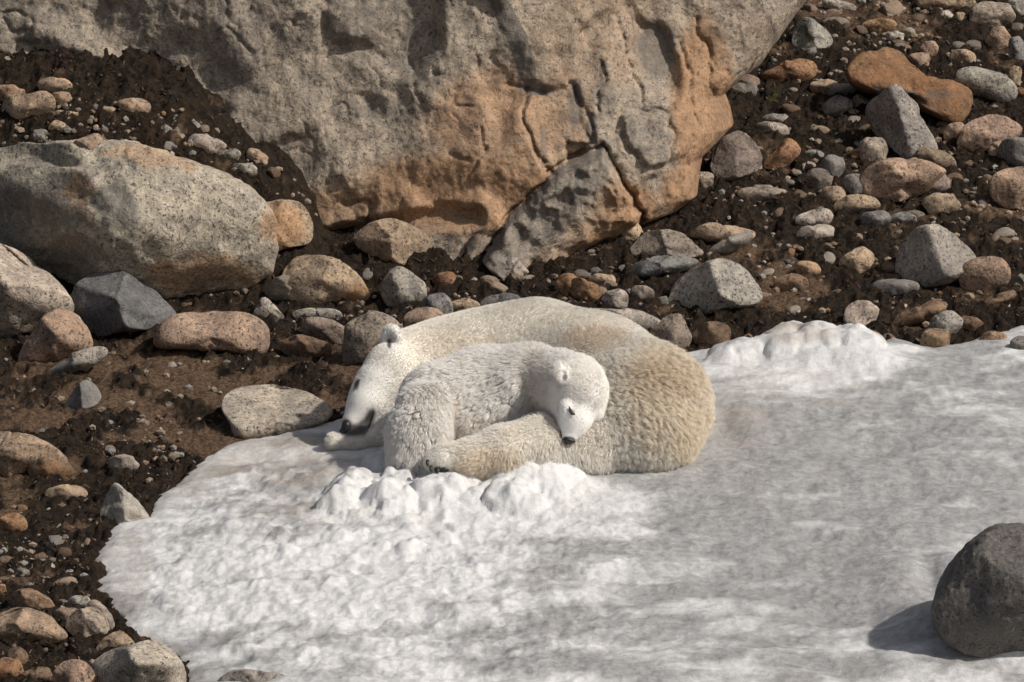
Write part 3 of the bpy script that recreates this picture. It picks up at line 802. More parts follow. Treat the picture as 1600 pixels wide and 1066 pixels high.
 (ell(1343, 160, 26, 22), 'pale', dict(sharp=.9), 'tiny pale pointed stone at the tall grey wedge\'s side'),
 (ell(1288, 138, 40, 28), 'tan', {}, 'tan block left of the flat grey stone'),
 (ell(1150, 141, 44, 22), 'dark', {}, 'dark round stone in the gap behind the rusty cliff edge'),
 (ell(1098, 281, 32, 28), 'mauve', {}, 'small stone against the cliff beside the upright blocky granite stone'),
 (ell(1375, 42, 54, 28, 4), (.36, .235, .14), {}, 'orange stone high on the slope'),
 (ell(1398, 58, 28, 18), 'white', {}, 'whitish stone just below the orange stone'),
 (ell(1450, 80, 26, 32, -20), 'pink', {}, 'pink stone on moss above the rust-brown boulder'),
 (ell(1436, 96, 34, 28), 'pink', {}, 'pale pink stone on top of the rust-brown boulder\'s edge'),
 (ell(1504, 92, 40, 28), 'tan', {}, 'mottled stone above the smooth grey oval boulder'),
 (ell(1586, 120, 20, 34), 'tan', {}, 'upright tan stone beside the smooth grey oval boulder'),
 (ell(1478, 4, 90, 26), 'tan', {}, 'tan slab at the crest left of the mauve-grey boulder'),
 (ell(1590, 12, 40, 30), 'grey', {}, 'grey stone behind the mauve-grey boulder'),
 (ell(1500, 30, 24, 20), 'tan', {}, 'small tan stone left of the mauve-grey boulder'),
 (ell(1476, 25, 28, 14), 'white', {}, 'small white stone left of the mauve-grey boulder'),
 (ell(1310, 10, 50, 18, -10), 'grey', {}, 'grey slab at the slope top beside the outcrop'),
 (ell(1560, 470, 60, 22, 25), 'brown', {}, 'brown slab sloping below the pink round stone'),
 (ell(1440, 490, 90, 26, 22), 'brown', {}, 'long brown slab sloping above the pale grey angular stone'),
 (ell(1350, 527, 50, 22), 'brown', {}, 'low stone between pale angular stone and snow ridge'),
 # on the mossy bank
 (ell(14, 148, 46, 30), 'pink', dict(rust=[(20, 142, 30, 14, .4)]), 'pink stone on the mossy bank against the outcrop'),
 (ell(44, 168, 88, 44, 12, jag=.03), 'tan', dict(sub=5), 'big rounded tan stone on the mossy bank'),
 (ell(86, 136, 54, 28), 'tan', {}, 'tan stone perched on top of another on the bank'),
 (ell(95, 155, 36, 22), 'pink', {}, 'lower stone of the pair stacked on the bank'),
 ([(111, 223), (132, 214), (152, 207), (161, 220), (159, 236), (148, 253), (133, 244)], 'pink', dict(sharp=.8, back=-.2, ydist=2.30), 'heart-shaped pink stone balanced on the massive pale boulder'),
 (ell(92, 199, 32, 20), 'pink', {}, 'small pink stone on the bank above the massive boulder'),
 (ell(63, 213, 26, 22), 'grey', {}, 'small grey stone on the bank beside green moss'),
 (ell(210, 166, 52, 24, -8), 'pink', {}, 'pale pinkish slab on the crest of the mossy bank'),
 (ell(170, 173, 34, 12, -10), 'tan', {}, 'thin tan slab left of the pale pinkish slab'),
 (ell(104, 181, 46, 16, -6), 'tan', {}, 'flat tan stone below the big rounded tan stone'),
 (ell(322, 227, 58, 28, -14), 'pale', {}, 'pale slab on the right shoulder of the bank'),
 (ell(361, 243, 30, 20), 'grey', {}, 'grey stone right of the pale slab on the bank'),
 (ell(402, 246, 38, 22, -15), 'tan', {}, 'tan stone near the mossy drop of the bank'),
 (ell(383, 266, 40, 20, -15), 'grey', {}, 'grey stone on the massive boulder\'s mossy right shoulder'),
 (ell(258, 206, 24, 18), 'grey', {}, 'round grey pebble in the middle of the bank'),
 # foreground left
 ([(8, 955), (20, 928), (45, 920), (70, 930), (88, 952), (80, 964), (40, 962)], 'brown', dict(sub=5), 'brown-grey stone behind the broad buff boulder'),
 ([(-40, 985), (0, 958), (30, 950), (55, 954), (85, 972), (109, 992), (98, 1006), (60, 1010), (30, 1016), (0, 1010), (-40, 1008)], 'tan', dict(sub=5, depth=1.1), 'broad buff boulder at the lower left shore of gravel'),
 ([(103, 978), (118, 956), (140, 950), (160, 960), (171, 985), (165, 1002), (140, 1004), (118, 995)], 'mauve', dict(sub=5), 'round grey-brown stone right of the broad buff boulder'),
 ([(134, 945), (148, 935), (165, 950), (183, 975), (178, 990), (160, 985), (145, 965)], 'mauve', {}, 'leaning grey stone at the snow edge behind the round stone'),
 (ell(104, 963, 36, 28), 'pink', {}, 'small orange-pink stone between the brown-grey and round stones'),
 (ell(126, 943, 36, 24), 'grey', {}, 'small grey stone behind the leaning grey stone'),
 ([(148, 1015), (165, 995), (185, 986), (200, 995), (213, 1010), (190, 1022), (160, 1024)], 'tan', dict(sub=5), 'tan half-round stone above the big pale grey boulder'),
 ([(136, 1050), (160, 1025), (200, 1008), (230, 1002), (265, 1015), (285, 1038), (290, 1075), (240, 1100), (160, 1095)], 'pale', dict(sub=5, depth=1., tint2=1), 'big pale grey boulder at the front corner of the snow'),
 ([(80, 1062), (95, 1038), (115, 1032), (138, 1040), (152, 1068), (140, 1090), (95, 1088)], 'pink', dict(sub=5), 'rusty pink stone left of the big pale grey boulder'),
 (ell(26, 1030, 38, 36, -30), 'brown', {}, 'brown stone below the broad buff boulder'),
 (ell(10, 1050, 50, 42), 'rust', {}, 'rusty red stone at the lower left corner'),
 (ell(58, 1058, 48, 28), 'brown', {}, 'flat brown stone between rusty red and rusty pink stones'),
 (ell(2, 928, 16, 30), 'rust', {}, 'small rusty stone left of the brown-grey stone'),
 (ell(400, 1064, 110, 34), 'grey', dict(depth=.9), 'low grey stone melting out of the front snow'),
 ([(1464, 945), (1475, 915), (1500, 870), (1540, 836), (1590, 820), (1660, 828), (1720, 880), (1735, 960), (1690, 1030), (1600, 1034), (1540, 1028), (1490, 1008), (1466, 980)], (.155, .15, .148), dict(depth=1., sub=6, sharp=.35, facets=[(-.5, -.1, .8), (.2, .7, .85), (.2, -.8, .8)], dark=[(1530, 985, 60, 25, .5)], on=snow_at, back=.3), 'dark grey boulder sunk in the snow on its own'),
]
STONE_BOX = []
for k, (poly, tint, opt, label) in enumerate(STONES):
    poly = np.array(poly, float)
    w, h = np.ptp(poly[:, 0]), np.ptp(poly[:, 1])
    opt = dict(opt)
    opt.pop('tint2', None)
    if opt.get('mat') == 's': opt['mat'] = MAT_SMOOTH
    nm = 'boulder' if w * h > 5200 else 'stone'
    o = traced_rock(nm, poly, tint, seed=k + 11, **opt)
    tag(o, label, nm)
    STONE_BOX.append((poly[:, 0].min(), poly[:, 1].min(), poly[:, 0].max(), poly[:, 1].max()))
STONE_BOX = np.array(STONE_BOX)
import re
CUT = re.compile(r"( with | beside | behind | in | on | at | below | above | right of | right behind | left of | under | lying| leaning| resting| standing| tucked| wedged| just | high | partly | showing| pressed| jutting| touching| sloping| between| sunk| half buried at | melting|,| and | split | to the | balanced | near | perched | against | of | among )")
STONE_HEAD = [CUT.split(l[3])[0].strip() for l in STONES]
# ------------------------------------------------------------------ loose small stones and gravel
OUTCROP_PX = [(-50, -50), (1262, -50), (1255, 5), (1190, 100), (1135, 142), (1148, 195), (1095, 245), (1092, 300), (1060, 325), (960, 376), (850, 424), (765, 402), (690, 345), (520, 372), (505, 368), (488, 300), (450, 262), (400, 232), (330, 193), (290, 166), (200, 150), (100, 150), (-50, 165)]
def free_px(px, py):
    ok = (poly_sdf(px, py, OUTCROP_PX) < -4) & (poly_sdf(px, py, SNOW_PX) < -3)
    return ok
def small_rock(seed, sub):
    r = np.random.default_rng(seed)
    V, F = ico(sub)
    V = V * r.uniform([.85, .8, .55], [1.25, 1.15, .85])
    for _ in range(r.integers(5, 11)):
        n = r.normal(size=3); n /= np.linalg.norm(n)
        dcut = r.uniform(0.5, 0.82)
        over = np.maximum(V @ n - dcut, 0)
        V = V - over[:, None] * n * 0.9
    if sub > 1:
        V = V + V * (0.05 * fbm(V * 2.4 + seed, 3))[:, None]
    return V, F
variants = []
for k in range(18):
    V, F = small_rock(100 + k, 3)
    me_o = mesh_obj('stone', V, F, MAT_ROCK)
    variants.append(me_o.data)
    bpy.data.objects.remove(me_o)
sr = np.random.default_rng(55)
AREAS = [  # px window, count, size px range, where
    ((0, 160, 470, 300), 38, (12, 28), 'on the mossy bank above the massive pale boulder'),
    ((1120, 0, 1600, 330), 66, (14, 42), 'on the upper slope right of the outcrop'),
    ((1090, 330, 1600, 540), 50, (12, 36), 'on the slope between the grey boulders and the snow'),
    ((480, 380, 1080, 500), 34, (13, 34), 'on the dark ground between outcrop and mother bear'),
    ((0, 800, 160, 1060), 36, (14, 40), 'in the dark gravel at the left shore of the snow'),
    ((0, 480, 540, 800), 26, (9, 22), 'on the brown soil left of the bears'),
]
COLN = ['tan', 'grey', 'pink', 'brown', 'mauve', 'pale', 'rust', 'slate']
COLW = {'tan': 'tan', 'grey': 'grey', 'pink': 'pinkish', 'brown': 'brown', 'mauve': 'grey-brown', 'pale': 'pale', 'rust': 'rusty', 'slate': 'slate-grey'}
for (x0, y0, x1, y1), cnt, (slo, shi), where in AREAS:
    got = 0
    while got < cnt:
        px_, py_ = sr.uniform(x0, x1), sr.uniform(y0, y1)
        if not free_px(np.array([px_]), np.array([py_]))[0]: continue
        b = STONE_BOX
        inside = (px_ > b[:, 0] + 4) & (px_ < b[:, 2] - 4) & (py_ > b[:, 1] + 3) & (py_ < b[:, 3] - 2)
        if inside.any(): continue
        s = slo + (shi - slo) * sr.random() ** 1.6
        g = hit_ground([px_], [py_])[0]
        r_ = s / 2 / (FPX / ((g - CAM) @ FW))
        cn = COLN[int(sr.choice(8, p=[.24, .18, .16, .14, .1, .1, .05, .03]))]
        o = bpy.data.objects.new('stone', variants[int(sr.integers(18))])
        COL.objects.link(o)
        o.location = (g[0], g[1] + r_ * 0.3, g[2] + r_ * 0.22)
        o.scale = (r_ * sr.uniform(.9, 1.25), r_ * sr.uniform(.85, 1.1), r_ * sr.uniform(.75, 1.1))
        o.rotation_euler = (sr.normal() * .25, sr.normal() * .25, sr.uniform(0, 6.28))
        tn = np.array(TINT[cn]) * (1 + .12 * sr.normal())
        o['tint'] = [float(np.clip(q, .05, .6)) for q in tn]
        ctr = (b[:, :2] + b[:, 2:]) / 2
        half = (b[:, 2:] - b[:, :2]) / 2
        gap = np.hypot(np.maximum(np.abs(px_ - ctr[:, 0]) - half[:, 0], 0), np.maximum(np.abs(py_ - ctr[:, 1]) - half[:, 1], 0))
        nb_ = int(gap.argmin())
        if gap[nb_] < 30 and len(STONE_HEAD[nb_].split()) > 2:
            rel = 'downhill of' if py_ > b[nb_, 3] else 'uphill of' if py_ < b[nb_, 1] + 4 else 'beside'
            lab = f'small {COLW[cn]} loose stone {rel} the {STONE_HEAD[nb_]}'
        else:
            lab = f'small {COLW[cn]} loose stone {where}'
        tag(o, lab, 'stone', 'small loose stones ' + where)
        got += 1
# gravel nobody could count
gr = np.random.default_rng(77)
N = 9000
gpx = gr.uniform(-60, 1660, N * 3); gpy = gr.uniform(-30, 1090, N * 3)
dens = 0.18 + blobs(gpx, gpy, [(330, 435, 130, 40, 1), (80, 890, 130, 120, .9), (180, 200, 260, 70, .9), (1350, 60, 260, 90, .8), (1400, 300, 260, 140, .45), (600, 490, 200, 40, .7), (950, 450, 120, 40, .8), (200, 690, 90, 60, .5), (1300, 420, 300, 100, .3)])
keepg = (gr.random(N * 3) < dens) & free_px(gpx, gpy)
gpx, gpy = gpx[keepg][:N], gpy[keepg][:N]
G = hit_ground(gpx, gpy)
PV = [small_rock(500 + k, 1) for k in range(10)]
vs_, fs_, cs_ = [], [], []
base_i = 0
for k in range(len(G)):
    V, F = PV[k % 10]
    s = (0.006 + 0.021 * gr.random() ** 2.6)
    a = gr.uniform(0, 6.28)
    Rm = np.array([[math.cos(a), -math.sin(a), 0], [math.sin(a), math.cos(a), 0], [0, 0, 1]])
    vs_.append((V * s) @ Rm.T + G[k] + [0, 0, s * 0.5])
    fs_.append(F + base_i)
    base_i += len(V)
    cn = COLN[int(gr.choice(8, p=[.24, .18, .16, .2, .1, .06, .04, .02]))]
    cs_.append(np.repeat((np.array(TINT[cn]) * gr.uniform(.5, 1.1))[None], len(V), 0))
m = NT('gravel')
m.put(m.bsdf.inputs['Base Color'], m.mix(m.ramp(m.noise(160, 3, .7, m.n('TexCoord').outputs['Object']), .35, .7), m.mix(1.0, m.attr('stone_colour', out='Color'), (.55, .53, .5), 'MULTIPLY'), m.attr('stone_colour', out='Color')))
m.bsdf.inputs['Roughness'].default_value = .9
grv = mesh_obj('gravel', np.concatenate(vs_), np.concatenate(fs_), m.mat, attrs={'stone_colour': np.concatenate(cs_)}, smooth=False)
tag(grv, 'brown and grey gravel strewn over the dark soil', 'gravel', kind='stuff')

# dead moss: short dark fibres matted over the peat
mr = np.random.default_rng(91)
N = 60000
mx, my = mr.uniform(-2.7, 2.9, N), mr.uniform(-3.2, 6.2, N)
jx = np.clip(np.searchsorted(gx, mx), 0, len(gx) - 1); jy = np.clip(np.searchsorted(gy, my), 0, len(gy) - 1)
pk_ = peat.reshape(len(gy), len(gx))[jy, jx]; si_ = snow_in.reshape(len(gy), len(gx))[jy, jx]
mz = _gzg[jy, jx]
ok = (mr.random(N) < pk_ * (.35 + .9 * (gnoise(v3(mx, my, 0) * 3.0) > -.05))) & (si_ < -.03)
mx, my, mz = mx[ok], my[ok], mz[ok]
n = len(mx)
a = mr.uniform(0, 6.28, n); ln_ = mr.uniform(.012, .045, n); up_ = mr.uniform(.1, .9, n); wd = mr.uniform(.0018, .0042, n)
dv = np.stack([np.cos(a), np.sin(a), up_], 1); dv /= np.linalg.norm(dv, axis=1)[:, None]
sd_ = np.stack([-np.sin(a), np.cos(a), np.zeros(n)], 1)
B0 = np.stack([mx, my, mz - .002], 1)
mid_ = B0 + dv * ln_[:, None] * .55 + [0, 0, .002]
tip = B0 + dv * ln_[:, None] * [1, 1, .7]
V = np.stack([B0 - sd_ * wd[:, None], B0 + sd_ * wd[:, None], mid_ + sd_ * wd[:, None] * .8, mid_ - sd_ * wd[:, None] * .8, tip], 1).reshape(-1, 3)
i5 = np.arange(n)[:, None] * 5
F = np.concatenate([i5 + [0, 1, 2], i5 + [0, 2, 3], i5 + [3, 2, 4]])
cc = np.array([.042, .027, .016]) * mr.uniform(.2, 2.6, (n, 1)) * (1 + np.array([0, .04, 0]) * mr.normal(size=(n, 1)))
lt = mr.random(n) < .16
cc[lt] = np.array([.17, .115, .07]) * mr.uniform(.6, 1.3, (lt.sum(), 1))
m = NT('dead_moss')
m.put(m.bsdf.inputs['Base Color'], m.attr('moss_colour', out='Color'))
m.bsdf.inputs['Roughness'].default_value = .9
ms = mesh_obj('moss', V, F, m.mat, attrs={'moss_colour': np.repeat(cc, 5, 0)}, smooth=False)
tag(ms, 'matted dark dead moss covering the peaty ground', 'moss', kind='stuff')
# ------------------------------------------------------------------ bears: blended implicit bodies, surface nets, combed fur
def BP(px, py, y):
    return at_y(np.array(float(px)), np.array(float(py)), y)
PPM = 348.0

def surface_nets(vol, origin, h):
    s = vol < 0
    nx, ny, nz = vol.shape
    c = [s[dx:nx - 1 + dx, dy:ny - 1 + dy, dz:nz - 1 + dz] for dx in (0, 1) for dy in (0, 1) for dz in (0, 1)]
    cnt = sum(q.astype(np.int8) for q in c)
    act = (cnt > 0) & (cnt < 8)
    I = np.argwhere(act)
    idx = -np.ones(act.shape, np.int64)
    idx[act] = np.arange(len(I))
    cor = [(dx, dy, dz) for dx in (0, 1) for dy in (0, 1) for dz in (0, 1)]
    val = np.stack([vol[I[:, 0] + a, I[:, 1] + b, I[:, 2] + d] for a, b, d in cor], 1)
    acc = np.zeros((len(I), 3)); n = np.zeros(len(I))
    for i, a in enumerate(cor):
        for j, b in enumerate(cor):
            if j > i and sum(abs(p - q) for p, q in zip(a, b)) == 1:
                cr = (val[:, i] < 0) != (val[:, j] < 0)
                t = val[:, i] / (val[:, i] - val[:, j] + 1e-20)
                t = np.where(cr, t, 0)
                pt = np.array(a)[None] + t[:, None] * (np.array(b) - np.array(a))[None]
                acc += pt * cr[:, None]; n += cr
    V = (I + acc / n[:, None]) * h + origin
    faces = []
    for ax in range(3):
        sl0 = [slice(None)] * 3; sl1 = [slice(None)] * 3
        sl0[ax] = slice(0, -1); sl1[ax] = slice(1, None)
        a, b = s[tuple(sl0)], s[tuple(sl1)]
        E = np.argwhere(a != b)
        o1, o2 = [(1, 2), (2, 0), (0, 1)][ax]
        ok = (E[:, o1] > 0) & (E[:, o2] > 0) & (E[:, o1] < act.shape[o1]) & (E[:, o2] < act.shape[o2])
        E = E[ok]
        inside = a[E[:, 0], E[:, 1], E[:, 2]]
        def at(d1, d2):
            q = E.copy(); q[:, o1] -= d1; q[:, o2] -= d2
            return idx[q[:, 0], q[:, 1], q[:, 2]]
        f = np.stack([at(1, 1), at(0, 1), at(0, 0), at(1, 0)], 1)
        f = np.where(inside[:, None], f, f[:, ::-1])
        faces.append(f)
    F = np.concatenate(faces)
    return V, F[(F >= 0).all(1)]

class Body:
    def __init__(self):
        self.pr = []          # (a, b, ra, rb, k, fur length, lean)
        self.ears = []
    def chain(self, pts, k=0.05, fur=0.035, shrink=5, lean=0.8):
        w = [(BP(p[0], p[1], p[3]), max(p[2] - shrink, 4) / PPM) for p in pts]
        if len(w) == 1: w = w * 2
        for (a, ra), (b, rb) in zip(w[:-1], w[1:]):
            self.pr.append((a, b, ra, rb, k, fur, lean))
    def dist1(self, q, pr):
        a, b, ra, rb = pr[:4]
        ba = b - a
        L = ba @ ba
        t = np.clip(((q - a) @ ba) / L, 0, 1) if L > 1e-9 else np.zeros(len(q))
        return np.linalg.norm(q - a - t[:, None] * ba, axis=1) - (ra + (rb - ra) * t)
    def ear_sdf(self, q, e):
        c, ax, r, cup = e     # ax rows: width axis, height axis, facing axis
        l = (q - c) @ ax.T
        k0 = np.linalg.norm(l / r, axis=1); k1 = np.linalg.norm(l / (r * r), axis=1) + 1e-9
        d = k0 * (k0 - 1) / k1
        hole = np.linalg.norm((l - np.array([0, 0, r[2] + cup - (0.34 if r[1] > .055 else 0.14) * r[1]])) / np.array([1, 1.15, 1]), axis=1) - cup
        return np.maximum(d, -hole)
    def build(self, lo, hi, h):
        n = np.ceil((hi - lo) / h).astype(int) + 1
        g = [lo[i] + np.arange(n[i]) * h for i in range(3)]
        vol = np.full(n, 1.0)
        def apply(cmin, cmax, fn, k):
            a = np.clip(np.floor((cmin - lo) / h).astype(int), 0, n - 1); b = np.clip(np.ceil((cmax - lo) / h).astype(int) + 1, 1, n)
            if (b <= a).any(): return
            sub = np.stack(np.meshgrid(*[g[i][a[i]:b[i]] for i in range(3)], indexing='ij'), -1)
            d = fn(sub.reshape(-1, 3)).reshape(sub.shape[:3])
            v = vol[a[0]:b[0], a[1]:b[1], a[2]:b[2]]
            hh = np.maximum(k - np.abs(v - d), 0) / k
            vol[a[0]:b[0], a[1]:b[1], a[2]:b[2]] = np.minimum(v, d) - hh * hh * k * 0.25
        for pr in self.pr:
            rm = max(pr[2], pr[3]) + 0.12
            apply(np.minimum(pr[0], pr[1]) - rm, np.maximum(pr[0], pr[1]) + rm, lambda q: self.dist1(q, pr), pr[4])
        for e in self.ears:
            rm = e[2].max() + 0.06
            apply(e[0] - rm, e[0] + rm, lambda q: self.ear_sdf(q, e), 0.008)
        return surface_nets(vol, lo, h)

def vert_normals(V, F):
    n = np.zeros_like(V)
    fn = np.cross(V[F[:, 1]] - V[F[:, 0]], V[F[:, 2]] - V[F[:, 0]])
    for i in range(4): np.add.at(n, F[:, i], fn)
    return n / (np.linalg.norm(n, axis=1)[:, None] + 1e-12), np.linalg.norm(fn, axis=1)

def smooth_mesh(V, F, it):
    E = np.concatenate([F[:, [i, (i + 1) % 4]] for i in range(4)])
    for _ in range(it):
        acc = np.zeros_like(V); c = np.zeros(len(V))
        np.add.at(acc, E[:, 0], V[E[:, 1]]); np.add.at(acc, E[:, 1], V[E[:, 0]])
        np.add.at(c, E[:, 0], 1); np.add.at(c, E[:, 1], 1)
        V = 0.5 * V + 0.5 * acc / c[:, None]
    return V

def fur_mat(name):
    m = NT(name)
    hi = m.n('HairInfo')
    c = m.attr('fur_colour', out='Color')
    c = m.mix(m.ramp(hi.outputs['Intercept'], 0.0, 0.6), m.mix(1.0, c, (.93, .90, .86), 'MULTIPLY'), c)
    c = m.mix(m.math('MULTIPLY', hi.outputs['Random'], 0.18), c, m.mix(1.0, c, (.80, .76, .70), 'MULTIPLY'))
    m.put(m.bsdf.inputs['Base Color'], c)
    m.bsdf.inputs['Roughness'].default_value = .6
    m.bsdf.inputs['Specular IOR Level'].default_value = .3
    tr = m.n('BsdfTranslucent'); m.put(tr.inputs['Color'], c)
    mx = m.n('MixShader'); mx.inputs[0].default_value = 0.30
    m.t.links.new(m.bsdf.outputs[0], mx.inputs[1]); m.t.links.new(tr.outputs[0], mx.inputs[2])
    m.t.links.new(mx.outputs[0], m.t.nodes['Material Output'].inputs['Surface'])
    return m.mat
MAT_FUR = fur_mat('bear_fur')
m = NT('bear_skin')
m.put(m.bsdf.inputs['Base Color'], m.attr('skin', out='Color'))
m.bsdf.inputs['Roughness'].default_value = .7
MAT_SKIN = m.mat
def plain(name, col, rough, bump=60):
    m = NT(name)
    v = m.n('TexCoord').outputs['Object']
    m.put(m.bsdf.inputs['Base Color'], m.mix(m.noise(bump, 3, .6, v), tuple(.75 * q for q in col), tuple(1.25 * q for q in col)))
    m.bsdf.inputs['Roughness'].default_value = rough
    m.put(m.bsdf.inputs['Normal'], m.bump(m.noise(bump * 4, 3, .6, v), .4, .003))
    return m.mat
MAT_NOSE = plain('black_nose_skin', (.011, .011, .012), .42, 90)
MAT_CLAW = plain('dark_claw', (.03, .027, .024), .4)
MAT_LID = plain('dark_eyelid', (.035, .03, .028), .55)

def make_bear(label, body, lo, hi, h, n_hair, colour, skin_dark, lens, clump, seed, fur_scale=1.0, bare=None, muzzle=lambda x, y: np.zeros(np.shape(x)), rad=0.0008, clump_w=.42):
    V, F = body.build(np.array(lo), np.array(hi), h)
    V = smooth_mesh(V, F, 2)
    Nn, area = vert_normals(V, F)
    root_loc = np.array([V[:, 0].mean(), V[:, 1].mean(), V[:, 2].min()])
    root = empty('polar_bear', root_loc)
    tag(root, label, 'bear')
    vx, vy = project(V)
    facing = (Nn @ -FW)
    dk = np.maximum(blobs(vx, vy, skin_dark), muzzle(vx, vy)) * (facing > -0.25)
    skin = np.array(colour(vx, vy))*0.9
    skin = skin * (1 - dk)[:, None] + np.array([.014, .013, .014]) * dk[:, None]
    bo = mesh_obj('body', V - root_loc, F, MAT_SKIN, root, attrs={'skin': skin})
    # fur
    r = np.random.default_rng(seed)
    zs = V[F].mean(1)
    wgt = area * np.where((Nn[F].mean(1) @ -FW) > -0.35, 1.0, 0.12)
    wgt = wgt * np.where(zs[:, 2] < snow_at(zs[:, 0], zs[:, 1]) - 0.03, 0.02, 1.0)
    fi = r.choice(len(F), n_hair, p=wgt / wgt.sum())
    uv = r.random((n_hair, 2))
    q = F[fi]
    w4 = np.stack([(1 - uv[:, 0]) * (1 - uv[:, 1]), uv[:, 0] * (1 - uv[:, 1]), uv[:, 0] * uv[:, 1], (1 - uv[:, 0]) * uv[:, 1]], 1)
    P0 = np.einsum('nk,nkd->nd', w4, V[q]); N0 = np.einsum('nk,nkd->nd', w4, Nn[q]); N0 /= np.linalg.norm(N0, axis=1)[:, None]
    flow = np.zeros((n_hair, 3)); ln = np.zeros(n_hair); le = np.zeros(n_hair); ws = np.zeros(n_hair)
    for pr in body.pr:
        d = body.dist1(P0, pr)
        w = np.exp(-np.maximum(d, 0) / 0.02)
        ax = pr[1] - pr[0]; l = np.linalg.norm(ax)
        if l > 1e-6: flow += w[:, None] * ax / l
        ln += w * pr[5]; le += w * pr[6]; ws += w
    ln /= ws + 1e-9; le /= ws + 1e-9
    for e in body.ears:
        d = np.linalg.norm(P0 - e[0], axis=1) / e[2].max()
        ln = np.where(d < 1.25, np.minimum(ln, 0.019), ln)
    flow = flow / (np.linalg.norm(flow, axis=1)[:, None] + 1e-9) + np.array([0, 0, -0.35])
    hx, hy = project(P0)
    swirl = 0.55 * np.stack([fbm(P0 * 7 + k * 31, 2) for k in range(3)], 1) + 0.35 * np.stack([fbm(P0 * 22 + k * 31 + 9, 2) for k in range(3)], 1)
    flow, ln, le, curl, swk = lens(hx, hy, flow, ln, le, P0)
    flow = flow + swirl * swk[:, None]
    T = flow - (flow * N0).sum(1)[:, None] * N0
    T /= np.linalg.norm(T, axis=1)[:, None] + 1e-9
    bk = np.maximum(blobs(hx, hy, bare or skin_dark), muzzle(hx, hy)) * ((N0 @ -FW) > -0.25)
    ln = ln * np.clip(1 - bk * 1.15, 0, 1)
    okh = ln > 0.003
    P0, N0, T, ln, le, hx, hy, curl = [a[okh] for a in (P0, N0, T, ln, le, hx, hy, curl)]
    n_hair = len(P0)
    ln = ln * r.uniform(.65, 1.2, n_hair) * fur_scale
    K = 5
    S = np.linspace(0, 1, K)
    jit = 0.16 * r.normal(size=(n_hair, 3))
    pts = np.zeros((n_hair, K, 3)); pts[:, 0] = P0 - N0 * 0.004
    for k in range(1, K):
        s = S[k]
        lean = le * (0.45 + 0.65 * s)
        d = N0 * np.sqrt(np.clip(1 - np.clip(lean, 0, .97) ** 2, 0.05, 1))[:, None] + T * np.clip(lean, 0, .97)[:, None] + jit * s
        d[:, 2] -= 0.10 * s
        d /= np.linalg.norm(d, axis=1)[:, None]
        pts[:, k] = pts[:, k - 1] + d * (ln / (K - 1))[:, None]
    # clumps
    kd_n = max(n_hair // clump, 10)
    ci = r.choice(n_hair, kd_n, replace=False)
    kd = KDTree(kd_n)
    for i, c in enumerate(ci): kd.insert(P0[c], i)
    kd.balance()
    near = np.array([kd.find(p)[1] for p in P0])
    ctr = pts[ci[near]]
    cl = np.clip(clump_w * (.35 + 1.5 * r.random(kd_n) ** 2.5), .05, .95)[near] * sstep(0.008, 0.03, ln)
    pts = pts + (ctr + 0.30 * (pts - ctr) - pts) * (cl[:, None] * S[None] ** 1.7)[..., None]
    ph = r.uniform(0, 6.28, kd_n)[near]
    B = np.cross(N0, T)
    cu = (curl * ln)[:, None] * S[None]
    pts += (np.sin(S[None] * 7 + ph[:, None]) * cu * .30)[..., None] * B[:, None] + (np.cos(S[None] * 7 + ph[:, None]) * cu * .22)[..., None] * N0[:, None]
    cv = bpy.data.hair_curves.new('fur')
    cv.add_curves([K] * n_hair)
    cv.position_data.foreach_set('vector', (pts - root_loc).astype(np.float32).ravel())
    ra = cv.attributes.new('radius', 'FLOAT', 'POINT') if 'radius' not in cv.attributes else cv.attributes['radius']
    rr = (rad * (1.0 - 0.72 * S ** 1.5))[None] * r.uniform(.8, 1.25, n_hair)[:, None]
    ra.data.foreach_set('value', rr.astype(np.float32).ravel())
    col = np.array(colour(hx, hy)) * (1 + 0.05 * r.normal(size=(n_hair, 1))) * (1 - .07 * np.clip(r.normal(size=kd_n), 0, 2)[near])[:, None]
    b2 = np.clip(bk[okh] * 1.0, 0, 1)[:, None]
    col = np.clip(col * (1 - b2) + np.array([.05, .05, .055]) * b2, 0.01, .95)
    ca = cv.attributes.new('fur_colour', 'FLOAT_COLOR', 'CURVE')
    ca.data.foreach_set('color', np.concatenate([col, np.ones((n_hair, 1))], 1).astype(np.float32).ravel())
    cv.materials.append(MAT_FUR)
    fo = bpy.data.objects.new('fur', cv)
    COL.objects.link(fo)
    fo.parent = root
    bvh = BVHTree.FromPolygons([Vector(v) for v in V], [tuple(int(i) for i in f) for f in F])
    def surf(px, py, off=0.0):
        d = ray(px, py); d = d / np.linalg.norm(d)
        hit = bvh.ray_cast(Vector(CAM), Vector(d))
        if hit[0] is None: return None
        return np.array(hit[0]) - d * off
    return root, root_loc, surf

